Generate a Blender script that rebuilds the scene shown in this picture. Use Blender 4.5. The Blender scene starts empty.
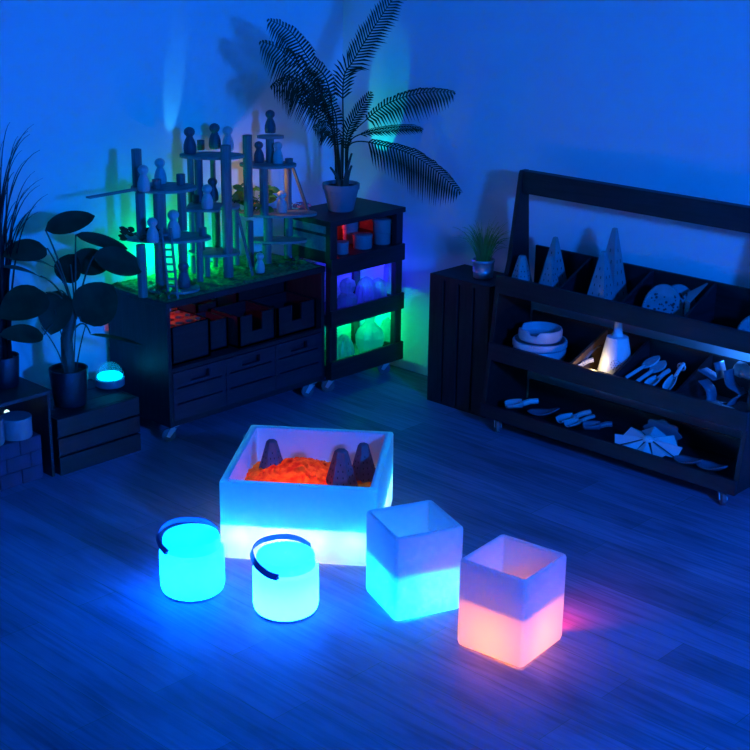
import bpy, bmesh, math, random
from mathutils import Vector, Matrix, noise
random.seed(7)
S = bpy.context.scene
COL = S.collection
PI = math.pi
V = Vector

# ------------------------------------------------------------------ camera
F, YAW, PITCH, ROLL = 1377.1, .8132, .3232, .0124
CAM = V((-3.6238, -4.4309, 2.1693))
FW = V((math.sin(YAW)*math.cos(PITCH), math.cos(YAW)*math.cos(PITCH), -math.sin(PITCH)))
_r = V((math.cos(YAW), -math.sin(YAW), 0)); _u = _r.cross(FW)
RT = math.cos(ROLL)*_r + math.sin(ROLL)*_u
UP = -math.sin(ROLL)*_r + math.cos(ROLL)*_u
def at(px, py, ax, v):
    """point of the room seen at photo pixel (px,py) on the plane ax = v"""
    d = FW + RT*(px-375)/F + UP*(375-py)/F
    i = 'xyz'.index(ax)
    return CAM + d*((v-CAM[i])/d[i])
def dist(p): return (p-CAM).dot(FW)
cd = bpy.data.cameras.new('camera'); cd.sensor_width = 36; cd.lens = 36*F/750
cd.clip_start = .05
cam = bpy.data.objects.new('camera', cd); COL.objects.link(cam)
M4 = Matrix((RT, UP, -FW)).transposed().to_4x4(); M4.translation = CAM
cam.matrix_world = M4
S.camera = cam

# ------------------------------------------------------------------ materials
def newmat(name):
    m = bpy.data.materials.new(name); m.use_nodes = True
    return m, m.node_tree.nodes, m.node_tree.links, m.node_tree.nodes['Principled BSDF']
def plain(name, c, rough=.5, metal=0, var=.0, scale=20, spec=.5):
    m, N, L, b = newmat(name)
    b.inputs['Roughness'].default_value = rough; b.inputs['Metallic'].default_value = metal
    b.inputs['Specular IOR Level'].default_value = spec
    if var:
        t = N.new('ShaderNodeTexCoord'); n = N.new('ShaderNodeTexNoise'); n.inputs['Scale'].default_value = scale
        n.inputs['Detail'].default_value = 5
        r = N.new('ShaderNodeValToRGB')
        r.color_ramp.elements[0].position = .3; r.color_ramp.elements[1].position = .7
        r.color_ramp.elements[0].color = (*[x*(1-var) for x in c], 1)
        r.color_ramp.elements[1].color = (*[min(1, x*(1+var)) for x in c], 1)
        L.new(t.outputs['Object'], n.inputs['Vector']); L.new(n.outputs['Fac'], r.inputs['Fac'])
        L.new(r.outputs['Color'], b.inputs['Base Color'])
    else:
        b.inputs['Base Color'].default_value = (*c, 1)
    return m
def wood(name, c1, c2, axis='x', rough=.55, scale=9):
    m, N, L, b = newmat(name)
    t = N.new('ShaderNodeTexCoord'); mp = N.new('ShaderNodeMapping'); n = N.new('ShaderNodeTexNoise')
    s = [scale*4]*3; s['xyz'.index(axis)] = scale*.35
    mp.inputs['Scale'].default_value = s
    n.inputs['Scale'].default_value = 1.3; n.inputs['Detail'].default_value = 7; n.inputs['Distortion'].default_value = .8
    r = N.new('ShaderNodeValToRGB'); r.color_ramp.elements[0].position = .32; r.color_ramp.elements[1].position = .7
    r.color_ramp.elements[0].color = (*c1, 1); r.color_ramp.elements[1].color = (*c2, 1)
    bp = N.new('ShaderNodeBump'); bp.inputs['Strength'].default_value = .15; bp.inputs['Distance'].default_value = .004
    L.new(t.outputs['Object'], mp.inputs['Vector']); L.new(mp.outputs['Vector'], n.inputs['Vector'])
    L.new(n.outputs['Fac'], r.inputs['Fac']); L.new(r.outputs['Color'], b.inputs['Base Color'])
    L.new(n.outputs['Fac'], bp.inputs['Height']); L.new(bp.outputs['Normal'], b.inputs['Normal'])
    b.inputs['Roughness'].default_value = rough
    return m
def shell(name, c, trans=.6, rough=.45, gloss=.04):
    """translucent moulded plastic: light behind the wall shows through it"""
    m = bpy.data.materials.new(name); m.use_nodes = True
    N, L = m.node_tree.nodes, m.node_tree.links; N.clear()
    o = N.new('ShaderNodeOutputMaterial'); d = N.new('ShaderNodeBsdfDiffuse'); t = N.new('ShaderNodeBsdfTranslucent')
    g = N.new('ShaderNodeBsdfGlossy'); g.inputs['Roughness'].default_value = rough
    d.inputs['Color'].default_value = (*c, 1); t.inputs['Color'].default_value = (*c, 1)
    a = N.new('ShaderNodeMixShader'); a.inputs['Fac'].default_value = trans
    b = N.new('ShaderNodeMixShader'); b.inputs['Fac'].default_value = gloss
    L.new(d.outputs[0], a.inputs[1]); L.new(t.outputs[0], a.inputs[2])
    L.new(a.outputs[0], b.inputs[1]); L.new(g.outputs[0], b.inputs[2]); L.new(b.outputs[0], o.inputs['Surface'])
    return m
def clear(name, c, tr=.5, trans=.5, gloss=.12):
    """clear ribbed plastic or glass"""
    m = shell(name, c, trans, .08, gloss)
    N, L = m.node_tree.nodes, m.node_tree.links
    o = [n for n in N if n.type == 'OUTPUT_MATERIAL'][0]
    src = o.inputs['Surface'].links[0].from_socket
    tp = N.new('ShaderNodeBsdfTransparent'); mx = N.new('ShaderNodeMixShader'); mx.inputs['Fac'].default_value = tr
    L.new(src, mx.inputs[1]); L.new(tp.outputs[0], mx.inputs[2]); L.new(mx.outputs[0], o.inputs['Surface'])
    return m
def glow(name, c, s):
    m = bpy.data.materials.new(name); m.use_nodes = True
    N, L = m.node_tree.nodes, m.node_tree.links; N.clear()
    o = N.new('ShaderNodeOutputMaterial'); e = N.new('ShaderNodeEmission')
    e.inputs['Color'].default_value = (*c, 1); e.inputs['Strength'].default_value = s
    L.new(e.outputs[0], o.inputs['Surface'])
    return m
def beads():
    m = shell('orange_beads', (1, .08, .008), .45, gloss=.03)
    N, L = m.node_tree.nodes, m.node_tree.links
    t = N.new('ShaderNodeTexCoord'); n = N.new('ShaderNodeTexNoise'); n.inputs['Scale'].default_value = 34; n.inputs['Detail'].default_value = 4
    r = N.new('ShaderNodeValToRGB'); r.color_ramp.elements[0].position = .36; r.color_ramp.elements[1].position = .62
    r.color_ramp.elements[0].color = (.75, .020, .004, 1); r.color_ramp.elements[1].color = (1.0, .13, .012, 1)
    L.new(t.outputs['Object'], n.inputs['Vector']); L.new(n.outputs['Fac'], r.inputs['Fac'])
    for q in N:
        if q.type in ('BSDF_DIFFUSE', 'BSDF_TRANSLUCENT'): L.new(r.outputs['Color'], q.inputs['Color'])
    return m
def floor_mat():
    m, N, L, b = newmat('floor_planks')
    t = N.new('ShaderNodeTexCoord'); mp = N.new('ShaderNodeMapping')
    mp.inputs['Rotation'].default_value = (0, 0, PI/2)
    br = N.new('ShaderNodeTexBrick')
    br.inputs['Color1'].default_value = (.21, .185, .29, 1); br.inputs['Color2'].default_value = (.34, .29, .45, 1)
    br.inputs['Mortar'].default_value = (.16, .16, .16, 1)
    br.inputs['Scale'].default_value = 1; br.inputs['Mortar Size'].default_value = .0012
    br.inputs['Brick Width'].default_value = .95; br.inputs['Row Height'].default_value = .15
    br.inputs['Bias'].default_value = -.1
    br.offset = .37
    L.new(t.outputs['Object'], mp.inputs['Vector']); L.new(mp.outputs['Vector'], br.inputs['Vector'])
    m2 = N.new('ShaderNodeMapping'); m2.inputs['Scale'].default_value = (26, 1.6, 1)
    n = N.new('ShaderNodeTexNoise'); n.inputs['Scale'].default_value = 1.6; n.inputs['Detail'].default_value = 8
    n.inputs['Distortion'].default_value = 1.2
    L.new(t.outputs['Object'], m2.inputs['Vector']); L.new(m2.outputs['Vector'], n.inputs['Vector'])
    m3 = N.new('ShaderNodeMapping'); m3.inputs['Scale'].default_value = (6, 2, 1)
    n3 = N.new('ShaderNodeTexNoise'); n3.inputs['Scale'].default_value = 1.1; n3.inputs['Detail'].default_value = 3
    L.new(t.outputs['Object'], m3.inputs['Vector']); L.new(m3.outputs['Vector'], n3.inputs['Vector'])
    r = N.new('ShaderNodeValToRGB'); r.color_ramp.elements[0].position = .3; r.color_ramp.elements[1].position = .62
    r.color_ramp.elements[0].color = (.5, .5, .5, 1); r.color_ramp.elements[1].color = (1, 1, 1, 1)
    r3 = N.new('ShaderNodeValToRGB'); r3.color_ramp.elements[0].position = .28; r3.color_ramp.elements[1].position = .5
    r3.color_ramp.elements[0].color = (.55, .55, .55, 1); r3.color_ramp.elements[1].color = (1, 1, 1, 1)
    L.new(n.outputs['Fac'], r.inputs['Fac']); L.new(n3.outputs['Fac'], r3.inputs['Fac'])
    x = N.new('ShaderNodeMixRGB'); x.blend_type = 'MULTIPLY'; x.inputs['Fac'].default_value = .8
    x2 = N.new('ShaderNodeMixRGB'); x2.blend_type = 'MULTIPLY'; x2.inputs['Fac'].default_value = .8
    L.new(br.outputs['Color'], x.inputs['Color1']); L.new(r.outputs['Color'], x.inputs['Color2'])
    L.new(x.outputs['Color'], x2.inputs['Color1']); L.new(r3.outputs['Color'], x2.inputs['Color2'])
    L.new(x2.outputs['Color'], b.inputs['Base Color'])
    bp = N.new('ShaderNodeBump'); bp.inputs['Strength'].default_value = .12; bp.inputs['Distance'].default_value = .003
    L.new(n.outputs['Fac'], bp.inputs['Height']); L.new(bp.outputs['Normal'], b.inputs['Normal'])
    b.inputs['Roughness'].default_value = .5
    b.inputs['Specular IOR Level'].default_value = .3
    return m

MT = dict(
    wall=plain('wall_paint', (.80, .80, .80), .85, var=.02, scale=3, spec=.1),
    floor=floor_mat(),
    darkx=wood('dark_wood_x', (.010, .0045, .007), (.032, .014, .021), 'x'),
    darky=wood('dark_wood_y', (.010, .0045, .007), (.032, .014, .021), 'y'),
    darkz=wood('dark_wood_z', (.010, .0045, .007), (.032, .014, .021), 'z'),
    drawer=wood('drawer_wood', (.032, .012, .022), (.056, .023, .040), 'x'),
    blackwood=wood('black_wood', (.005, .004, .005), (.014, .010, .012), 'y'),
    brownwood=wood('brown_wood', (.10, .055, .03), (.20, .11, .06), 'x'),
    pale=wood('pale_wood', (.15, .135, .115), (.25, .225, .19), 'z', .6, 14),
    paleflat=wood('pale_board', (.22, .20, .17), (.34, .31, .27), 'x', .6, 10),
    peg=wood('peg_beech', (.50, .46, .42), (.64, .59, .54), 'z', .55, 16),
    pegdark=wood('peg_walnut', (.09, .075, .085), (.15, .125, .13), 'z', .55, 16),
    tin=plain('round_tin', (.24, .25, .27), .5, var=.05),
    metal=plain('caster_metal', (.6, .6, .63), .35, .6),
    rubber=plain('caster_wheel', (.10, .10, .12), .5),
    zinc=plain('zinc_pot', (.55, .57, .6), .35, .7, var=.1),
    blackpot=plain('black_pot', (.018, .014, .022), .45),
    greypot=plain('grey_pot', (.23, .24, .26), .6),
    soil=plain('soil', (.02, .014, .01), .95, var=.5, scale=60),
    leaf=plain('rubber_leaf', (.014, .036, .014), .5, var=.35, scale=16, spec=.2),
    palm=plain('palm_leaf', (.012, .030, .010), .5, var=.3, scale=10, spec=.15),
    blade=plain('grass_blade', (.09, .30, .04), .5, var=.3, scale=14),
    darkblade=plain('dark_grass_blade', (.012, .016, .016), .5),
    sprig=plain('sprig_leaf', (.04, .20, .03), .5, var=.3, scale=30),
    stem=plain('plant_stem', (.05, .06, .035), .6, var=.3, scale=30),
    moss=plain('moss', (.10, .18, .05), .95, var=.5, scale=60),
    box=shell('milky_plastic', (.86, .86, .88), .62),
    rim=shell('milky_inner', (.80, .80, .84), .10),
    slot_filter=clear('cyan_slot_filter', (.0, .9, 1.0), .9, .9, .0),  # filter added to turn the light rising between the walls cyan
    lantern=shell('lantern_diffuser', (.86, .88, .90), .65),
    lanternlid=shell('lantern_lid', (.55, .60, .62), .30),
    handle=plain('lantern_strap', (.06, .08, .22), .35, var=.1),
    rivet=plain('rivet', (.7, .7, .75), .3, .9),
    sand=beads(),
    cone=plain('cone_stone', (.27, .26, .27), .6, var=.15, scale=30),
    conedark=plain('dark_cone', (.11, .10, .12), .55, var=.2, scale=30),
    slot=plain('dark_slot', (.02, .018, .02), .8),
    white=plain('white_plastic', (.78, .78, .78), .4),
    boxwood=wood('box_wood', (.012, .005, .008), (.030, .013, .020), 'x'),
    cream=wood('cream_wood', (.55, .50, .44), (.70, .65, .58), 'y', .55, 12),
    enamel=plain('grey_enamel', (.52, .52, .54), .4, var=.06),
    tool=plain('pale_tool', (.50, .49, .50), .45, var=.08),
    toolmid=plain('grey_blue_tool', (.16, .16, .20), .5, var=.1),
    glass=clear('clear_acrylic', (.55, .58, .62), .35, .6, .25),
    dome=clear('clear_dome', (.85, .88, .9), .90, .5, .25),
    lampbase=plain('lamp_base', (.22, .22, .26), .5),
    bulb=glow('dome_lamp_light', (0, .50, 1.0), 6),
    torchlens=glow('torch_light', (.15, .45, 1.0), 3.0),
    spark=glow('tiny_lamp_light', (.6, 1.0, .9), 1.6),
    red=plain('red_plastic', (.7, .03, .02), .4),
    orange=plain('orange_petal', (.8, .18, .04), .6),
    pink=plain('dried_petal', (.45, .18, .25), .7),
    brick=plain('brick_block', (.07, .03, .06), .8, var=.25, scale=12),
    screen=clear('green_panel', (.25, .9, .35), .25, .7, .05),
)

# ------------------------------------------------------------------ geometry helpers
class MB:
    def __init__(s): s.v = []; s.f = []
    def add(s, vs, fs):
        o = len(s.v); s.v += [V(p) for p in vs]; s.f += [tuple(o+i for i in f) for f in fs]; return s
    def box(s, a, b):
        x0, y0, z0 = a; x1, y1, z1 = b
        return s.add([(x0,y0,z0),(x1,y0,z0),(x1,y1,z0),(x0,y1,z0),(x0,y0,z1),(x1,y0,z1),(x1,y1,z1),(x0,y1,z1)],
                     [(3,2,1,0),(4,5,6,7),(0,1,5,4),(1,2,6,5),(2,3,7,6),(3,0,4,7)])
    def prism(s, poly, vec):
        n = len(poly); vec = V(vec); p = [V(q) for q in poly]
        return s.add(p+[q+vec for q in p], [tuple(range(n))[::-1], tuple(range(n, 2*n))]+[(i,(i+1)%n,(i+1)%n+n,i+n) for i in range(n)])
    def lathe(s, prof, c=(0,0,0), n=24, sx=1, sy=1, M=None, caps=True, ridge=0, flat=False):
        o = []; c = V(c)
        for r, z in prof:
            for k in range(n):
                a = 2*PI*k/n; rr = r*(1-(ridge if k % 2 else 0))
                p = V((rr*sx*math.cos(a), rr*sy*math.sin(a), z))
                if M: p = M @ p
                o.append(c+p)
        fs = []
        for j in range(len(prof)-1):
            for k in range(n):
                fs.append((j*n+k, j*n+(k+1) % n, (j+1)*n+(k+1) % n, (j+1)*n+k))
        if caps:
            fs.append(tuple(range(n))[::-1]); fs.append(tuple((len(prof)-1)*n+k for k in range(n)))
        return s.add(o, fs)
    def tube(s, pts, r, n=8, r2=None, flat=1):
        pts = [V(p) for p in pts]; m = len(pts); o = []
        ref = V((0, 0, 1))
        for i, p in enumerate(pts):
            d = (pts[min(i+1, m-1)]-pts[max(i-1, 0)]).normalized()
            if abs(d.dot(ref)) > .95: ref = V((1, 0, 0))
            a = d.cross(ref).normalized(); b = a.cross(d).normalized(); ref = b
            rr = r if r2 is None else r+(r2-r)*i/(m-1)
            for k in range(n):
                t = 2*PI*k/n; o.append(p+a*math.cos(t)*rr+b*math.sin(t)*rr*flat)
        fs = [(i*n+k, i*n+(k+1) % n, (i+1)*n+(k+1) % n, (i+1)*n+k) for i in range(m-1) for k in range(n)]
        fs += [tuple(range(n))[::-1], tuple((m-1)*n+k for k in range(n))]
        return s.add(o, fs)
    def build(s, name, mat, parent=None, smooth=False, bevel=0, link=True):
        off = parent_loc(parent) if parent is not None else V((0, 0, 0))
        me = bpy.data.meshes.new(name)
        me.from_pydata([tuple(p-off) for p in s.v], [], s.f); me.materials.append(mat)
        bm = bmesh.new(); bm.from_mesh(me); bmesh.ops.recalc_face_normals(bm, faces=bm.faces)
        if bevel:
            bmesh.ops.bevel(bm, geom=list(bm.edges), offset=bevel, segments=2, affect='EDGES', profile=.5, clamp_overlap=True)
        bm.to_mesh(me); bm.free()
        if smooth:
            for p in me.polygons: p.use_smooth = True
            me.set_sharp_from_angle(angle=math.radians(40))
        o = bpy.data.objects.new(name, me)
        if link: COL.objects.link(o)
        if parent is not None: o.parent = parent
        return o
def parent_loc(o):
    l = V(o.location)
    while o.parent: o = o.parent; l += V(o.location)
    return l
def tag(o, label=None, cat=None, group=None, kind=None):
    if label: o['label'] = label
    if cat: o['category'] = cat
    if group: o['group'] = group
    if kind: o['kind'] = kind
    return o
def thing(name, loc, label, cat, group=None, rz=0):
    o = bpy.data.objects.new(name, None); COL.objects.link(o); o.location = loc; o.rotation_euler = (0, 0, rz)
    o.empty_display_size = .05
    return tag(o, label, cat, group)
def whole(mb, name, mat, label, cat, group=None, base=None, **k):
    """a thing that is one mesh, its origin at its base"""
    if base is None:
        n = len(mb.v); base = V((sum(p.x for p in mb.v)/n, sum(p.y for p in mb.v)/n, min(p.z for p in mb.v)))
    base = V(base)
    mb.v = [p-base for p in mb.v]
    o = mb.build(name, mat, None, **k); o.location = base
    return tag(o, label, cat, group)
def copy_tree(o, parent=None):
    c = o.copy(); COL.objects.link(c); c.parent = parent
    for ch in [q for q in COL.objects if q.parent == o]:
        copy_tree(ch, c)
    return c
def bez(p0, p1, p2, n=10):
    p0, p1, p2 = V(p0), V(p1), V(p2)
    return [(1-t)**2*p0+2*t*(1-t)*p1+t*t*p2 for t in [i/n for i in range(n+1)]]
def catmull(P, n=6):
    P = [V(p) for p in P]; out = []
    for i in range(len(P)-1):
        a = P[max(i-1, 0)]; b = P[i]; c = P[i+1]; d = P[min(i+2, len(P)-1)]
        for k in range(n):
            t = k/n
            out.append(.5*((2*b)+(c-a)*t+(2*a-5*b+4*c-d)*t*t+(3*b-a-3*c+d)*t**3))
    out.append(P[-1]); return out

# ------------------------------------------------------------------ the setting
WX, WY = 1.2577, .43
tag(MB().box((-5.5, -7, -.05), (WX, WY, 0)).build('floor', MT['floor']), kind='structure')
tag(MB().box((-5.5, WY, -.05), (WX+.1, WY+.1, 2.7)).build('wall_left', MT['wall']), kind='structure')
tag(MB().box((WX, -7, -.05), (WX+.1, WY, 2.7)).build('wall_right', MT['wall']), kind='structure')

# ------------------------------------------------------------------ casters
def caster(parent, p, h=.075, rz=0, rf=.40):
    """swivel caster: fork, wheel, axle"""
    p = V(p); r = h*rf
    f = MB(); f.box((p.x-.02, p.y-.02, h-.006), (p.x+.02, p.y+.02, h))
    f.lathe([(.011, h*.82), (.011, h-.006)], (p.x, p.y, 0), 12)
    c, s = math.cos(rz), math.sin(rz)
    for k in (-1, 1):
        q = [V((-.016, k*.013, h*.84)), V((.012, k*.013, h*.84)), V((.030, k*.013, r*.9)), V((.016, k*.013, r*.7))]
        q = [V((p.x+a.x*c-a.y*s, p.y+a.x*s+a.y*c, a.z)) for a in q]
        f.prism(q, V((-s*.003*k, c*.003*k, 0)))
    fo = f.build('caster', MT['metal'], parent)
    R = Matrix.Rotation(rz, 3, 'Z') @ Matrix.Rotation(PI/2, 3, 'X')
    cc = V((p.x+.018*c, p.y+.018*s, r))
    w = MB().lathe([(r*.8, -.010), (r, -.007), (r, .007), (r*.8, .010)], cc, 20, M=R)
    w.build('wheel', MT['rubber'], fo, smooth=True)
    return fo

# ------------------------------------------------------------------ dresser
DX0, DX1, DY0, DY1 = -.226, .693, -.02, .395
T = thing('storage_dresser', ((DX0+DX1)/2, (DY0+DY1)/2, 0), 'long dark wooden dresser on casters with three slotted drawers under an open shelf', 'dresser')
MB().box((DX0, DY0, .075), (DX0+.02, DY1, .602)).build('side_panel', MT['darkz'], T, bevel=.0015)
MB().box((DX1-.02, DY0, .075), (DX1, DY1, .602)).build('side_panel', MT['darkz'], T, bevel=.0015)
MB().box((DX0-.002, DY0-.004, .602), (DX1+.002, DY1, .628)).build('top_board', MT['darkx'], T, bevel=.002)
MB().box((DX0+.02, DY0, .318), (DX1-.02, DY1, .336)).build('middle_shelf', MT['darkx'], T, bevel=.001)
MB().box((DX0+.02, DY0+.004, .075), (DX1-.02, DY1, .10)).build('bottom_board', MT['darkx'], T, bevel=.001)
MB().box((DX0+.02, DY1-.015, .10), (DX1-.02, DY1, .318)).build('back_panel', MT['darkx'], T)
MB().box((DX0+.02, DY1-.015, .336), (DX1-.02, DY1, .43)).build('back_rail', MT['darkx'], T)
dw = (DX1-DX0-.04)/3
for i in range(3):
    x0 = DX0+.02+i*dw+.0015; x1 = x0+dw-.003
    d = MB(); z0, z1 = .103, .315; y = DY0-.003
    zs = [z0, z0+.071, z0+.142, z1]
    sx0, sx1 = (x0+x1)/2-.052, (x0+x1)/2+.052; hz0, hz1 = z1-.052, z1-.018   # hand slot
    for k in range(3):
        a, b = zs[k]+.0035*(k > 0), zs[k+1]-.0035*(k < 2)
        if k < 2: d.box((x0, y, a), (x1, y+.014, b))
        else:
            d.box((x0, y, a), (x1, y+.014, hz0)); d.box((x0, y, hz1), (x1, y+.014, b))
            d.box((x0, y, hz0), (sx0, y+.014, hz1)); d.box((sx1, y, hz0), (x1, y+.014, hz1))
    d.box((x0+.002, y+.002, z0+.001), (x0+.022, y+.012, z1-.001)); d.box((x1-.022, y+.002, z0+.001), (x1-.002, y+.012, z1-.001))
    d.box((x0+.004, y+.03, z0), (x1-.004, y+.038, z1-.01))
    d.box((x0+.004, y+.012, z0), (x0+.014, y+.33, z1-.01)); d.box((x1-.014, y+.012, z0), (x1-.004, y+.33, z1-.01))
    d.build('drawer', MT['drawer'], T)
for x, y in ((DX0+.035, DY0+.03), (DX1-.06, DY0+.03), (DX0+.035, DY1-.05), (DX1-.06, DY1-.05)):
    caster(T, (x, y, 0), rz=2.6)

# boxes on the open shelf of the dresser
def open_box(x0, x1, y0, y1, z0, z1, name, mat, label, t=.010, notch=False, slats=0):
    m = MB(); m.box((x0, y0, z0), (x1, y1, z0+t))
    m.box((x0, y1-t, z0), (x1, y1, z1)); m.box((x0, y0, z0), (x0+t, y1, z1)); m.box((x1-t, y0, z0), (x1, y1, z1))
    if notch:
        c = (x0+x1)/2; w = .03
        m.box((x0, y0, z0), (c-w, y0+t, z1)); m.box((c+w, y0, z0), (x1, y0+t, z1)); m.box((c-w, y0, z0), (c+w, y0+t, z0+(z1-z0)*.45))
    else: m.box((x0, y0, z0), (x1, y0+t, z1))
    return whole(m, name, MT['blackwood'] if mat == MT['blackwood'] else MT['boxwood'], label, 'box', 'boxes on the open shelf of the dresser')
# block with round holes, lit red
B = thing('peg_block', (-.10, .12, .336), 'red-lit wooden block with rows of round holes at left end of the dresser shelf', 'block', 'boxes on the open shelf of the dresser')
m = MB(); bx0, bx1, by0, by1, bz0, bz1 = -.185, .03, .01, .22, .337, .505
m.box((bx0, by0, bz0), (bx1, by0+.012, bz1)); m.box((bx0, by1-.012, bz0), (bx1, by1, bz1))
m.box((bx0, by0, bz0), (bx0+.012, by1, bz1)); m.box((bx1-.012, by0, bz0), (bx1, by1, bz1)); m.box((bx0, by0, bz0), (bx1, by1, bz0+.01))
m.build('block_body', MT['boxwood'], B)
# top plate with holes built as a grid of ring quads
m = MB(); nx, ny = 4, 3; cw, ch = (bx1-bx0)/nx, (by1-by0)/ny
for i in range(nx):
    for j in range(ny):
        cx, cy = bx0+(i+.5)*cw, by0+(j+.5)*ch; vs = []; n = 16
        for k in range(n):
            a = 2*PI*k/n; c, s = math.cos(a), math.sin(a); q = max(abs(c), abs(s))
            vs += [(cx+c/q*cw/2, cy+s/q*ch/2, bz1), (cx+c*.021, cy+s*.021, bz1), (cx+c*.021, cy+s*.021, bz1-.02)]
        m.add(vs, [(3*k, 3*((k+1) % n), 3*((k+1) % n)+1, 3*k+1) for k in range(n)]+[(3*k+1, 3*((k+1) % n)+1, 3*((k+1) % n)+2, 3*k+2) for k in range(n)])
m.build('holed_top', MT['brownwood'], B)
open_box(.055, .165, .05, .20, .337, .475, 'wooden_box', MT['darkx'], 'narrow dark wooden box right of the red-lit holed block on the dresser shelf')
open_box(.185, .40, .0, .20, .337, .48, 'wooden_box', MT['darkx'], 'wide dark notched wooden box in the middle of the dresser shelf', notch=True)
open_box(.415, .655, .0, .20, .337, .475, 'wooden_box', MT['darkx'], 'dark notched wooden box at the right end of the dresser shelf', notch=True)
open_box(.36, .66, .21, .36, .337, .53, 'wooden_box', MT['blackwood'], 'tall black wooden box at the back right of the dresser shelf')
open_box(.13, .25, .22, .36, .337, .50, 'wooden_box', MT['blackwood'], 'small black wooden box at the back of the dresser shelf, left of the tall one')

# ------------------------------------------------------------------ tower shelf
TX0, TX1, TY0, TY1 = .700, 1.190, -.05, .262
T = thing('tower_shelf', ((TX0+TX1)/2, (TY0+TY1)/2, 0), 'tall narrow dark shelf in the room corner with red, blue and green lit tiers', 'shelf')
for x in (TX0, TX1-.045):
    for y in (TY0, TY1-.03):
        MB().box((x, y, .078), (x+.045, y+.03, .815)).build('post', MT['darkz'], T, bevel=.0015)
MB().box((TX0-.008, TY0-.01, .815), (TX1+.008, TY1+.005, .84)).build('top_board', MT['darkx'], T, bevel=.002)
for z0, z1 in ((.583, .663), (.338, .419), (.080, .170)):
    MB().box((TX0-.004, TY0-.014, z0), (TX1+.004, TY0, z1)).build('front_rail', MT['darkx'], T, bevel=.0015)
for z in (.640, .338, .090):
    MB().box((TX0+.002, TY0+.002, z), (TX1-.002, TY1-.002, z+.016)).build('shelf_board', MT['darkx'], T)
    MB().box((TX0+.002, TY1-.012, z+.016), (TX1-.002, TY1, min(.815, z+.225))).build('back_panel', MT['paleflat'], T)
    for x in (TX0, TX1-.012):
        MB().box((x, TY0+.03, z), (x+.012, TY1-.03, z+.055)).build('side_rail', MT['darky'], T)
        if z > .5:
            MB().box((x+.002, TY0+.03, z+.055), (x+.008, TY1-.03, .815)).build('side_panel', MT['paleflat'], T)  # the unseen right one is put in to keep red light off the wall
            if x == TX0: MB().box((x-.002, TY0+.03, z+.125), (x+.002, TY1-.03, z+.137)).build('side_rail', MT['darky'], T)
for x, y in ((TX0+.05, TY0+.04), (TX1-.05, TY0+.04), (TX0+.05, TY1-.04), (TX1-.05, TY1-.04)):
    caster(T, (x, y, 0), .078, rz=2.2)
# round tins on the red tier
def tin(px, py_b, w, h, y, label, dz=0):
    p = at(px, py_b, 'y', y); r = w*dist(p)/F/2; hh = h*dist(p)/F
    z = .657+dz
    m = MB(); m.lathe([(r*.96, 0), (r, .004), (r, hh*.72)], (p.x, y, z), 28)
    o = thing('round_tin', (p.x, y, z), label, 'tin', 'round tins on the red-lit tier')
    m.build('tin_body', MT['tin'], o, smooth=True)
    MB().lathe([(r*1.04, hh*.72), (r*1.04, hh*.98), (r*1.0, hh)], (p.x, y, z), 28).build('lid', MT['tin'], o, smooth=True)
    return hh
tin(342, 254, 13, 12, .02, 'small round tin at the front left of the red-lit tier')
ht = tin(362.5, 250, 19, 14, .035, 'wide round tin in the middle of the red-lit tier')
ht2 = tin(382, 244, 17, 12, .035, 'lower round tin of the right pair on the red-lit tier')
tin(382, 232, 18.5, 13, .036, 'upper round tin stacked on the right pair of the red-lit tier', ht2+.0005)
ht3 = tin(350, 250, 14.5, 14, .15, 'lower round tin at the back left of the red-lit tier, mostly hidden')
tin(350, 234, 16.5, 13, .15, 'upper round tin stacked at the back left of the red-lit tier', ht3+.0005)

# clear faceted ornaments on the blue and green tiers
def ornament(px, y, z, prof, label, name='acrylic_ornament', n=9, cat='ornament', group='clear ornaments in the tower shelf', mat='glass'):
    x = at(px, 300, 'y', y).x
    return whole(MB().lathe(prof, (x, y, z), 2*n, ridge=.10 if n > 9 else .04), name, MT[mat], label, cat, group)
zb = .338+.0165
ornament(347.5, .03, zb, [(.040, 0), (.047, .02), (.050, .055), (.044, .085), (.026, .10), (.034, .112), (.040, .135), (.034, .158), (.012, .172)], 'clear double-bulb ornament at the left of the blue-lit tier', n=10)
ornament(366, .05, zb, [(.052, 0), (.056, .05), (.052, .085), (.042, .115), (.024, .14), (.006, .15)], 'clear ribbed dome ornament at the middle of the blue-lit tier', n=12)
ornament(378, .06, zb, [(.042, 0), (.046, .04), (.043, .085), (.032, .11), (.006, .125)], 'smaller clear ribbed dome right of the middle one on the blue-lit tier', n=12)
ornament(390, .07, zb, [(.034, 0), (.036, .08), (.034, .16), (.022, .185)], 'dim clear block ornament at the right end of the blue-lit tier', n=6)
zb = .090+.0165
ornament(344, .03, zb, [(.052, 0), (.056, .045), (.050, .085), (.036, .12), (.012, .142), (.004, .145)], 'clear ribbed dome ornament at the left of the green-lit tier', n=12)
ornament(370, .05, zb, [(.048, 0), (.070, .05), (.074, .09), (.060, .125), (.036, .15), (.024, .165), (.026, .185), (.038, .20), (.040, .212)], 'large clear faceted flask in the middle of the green-lit tier', n=9)
ornament(389, .10, zb, [(.040, 0), (.042, .09), (.030, .12), (.006, .14)], 'dim green clear ornament at the back right of the green-lit tier', n=8)

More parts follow.
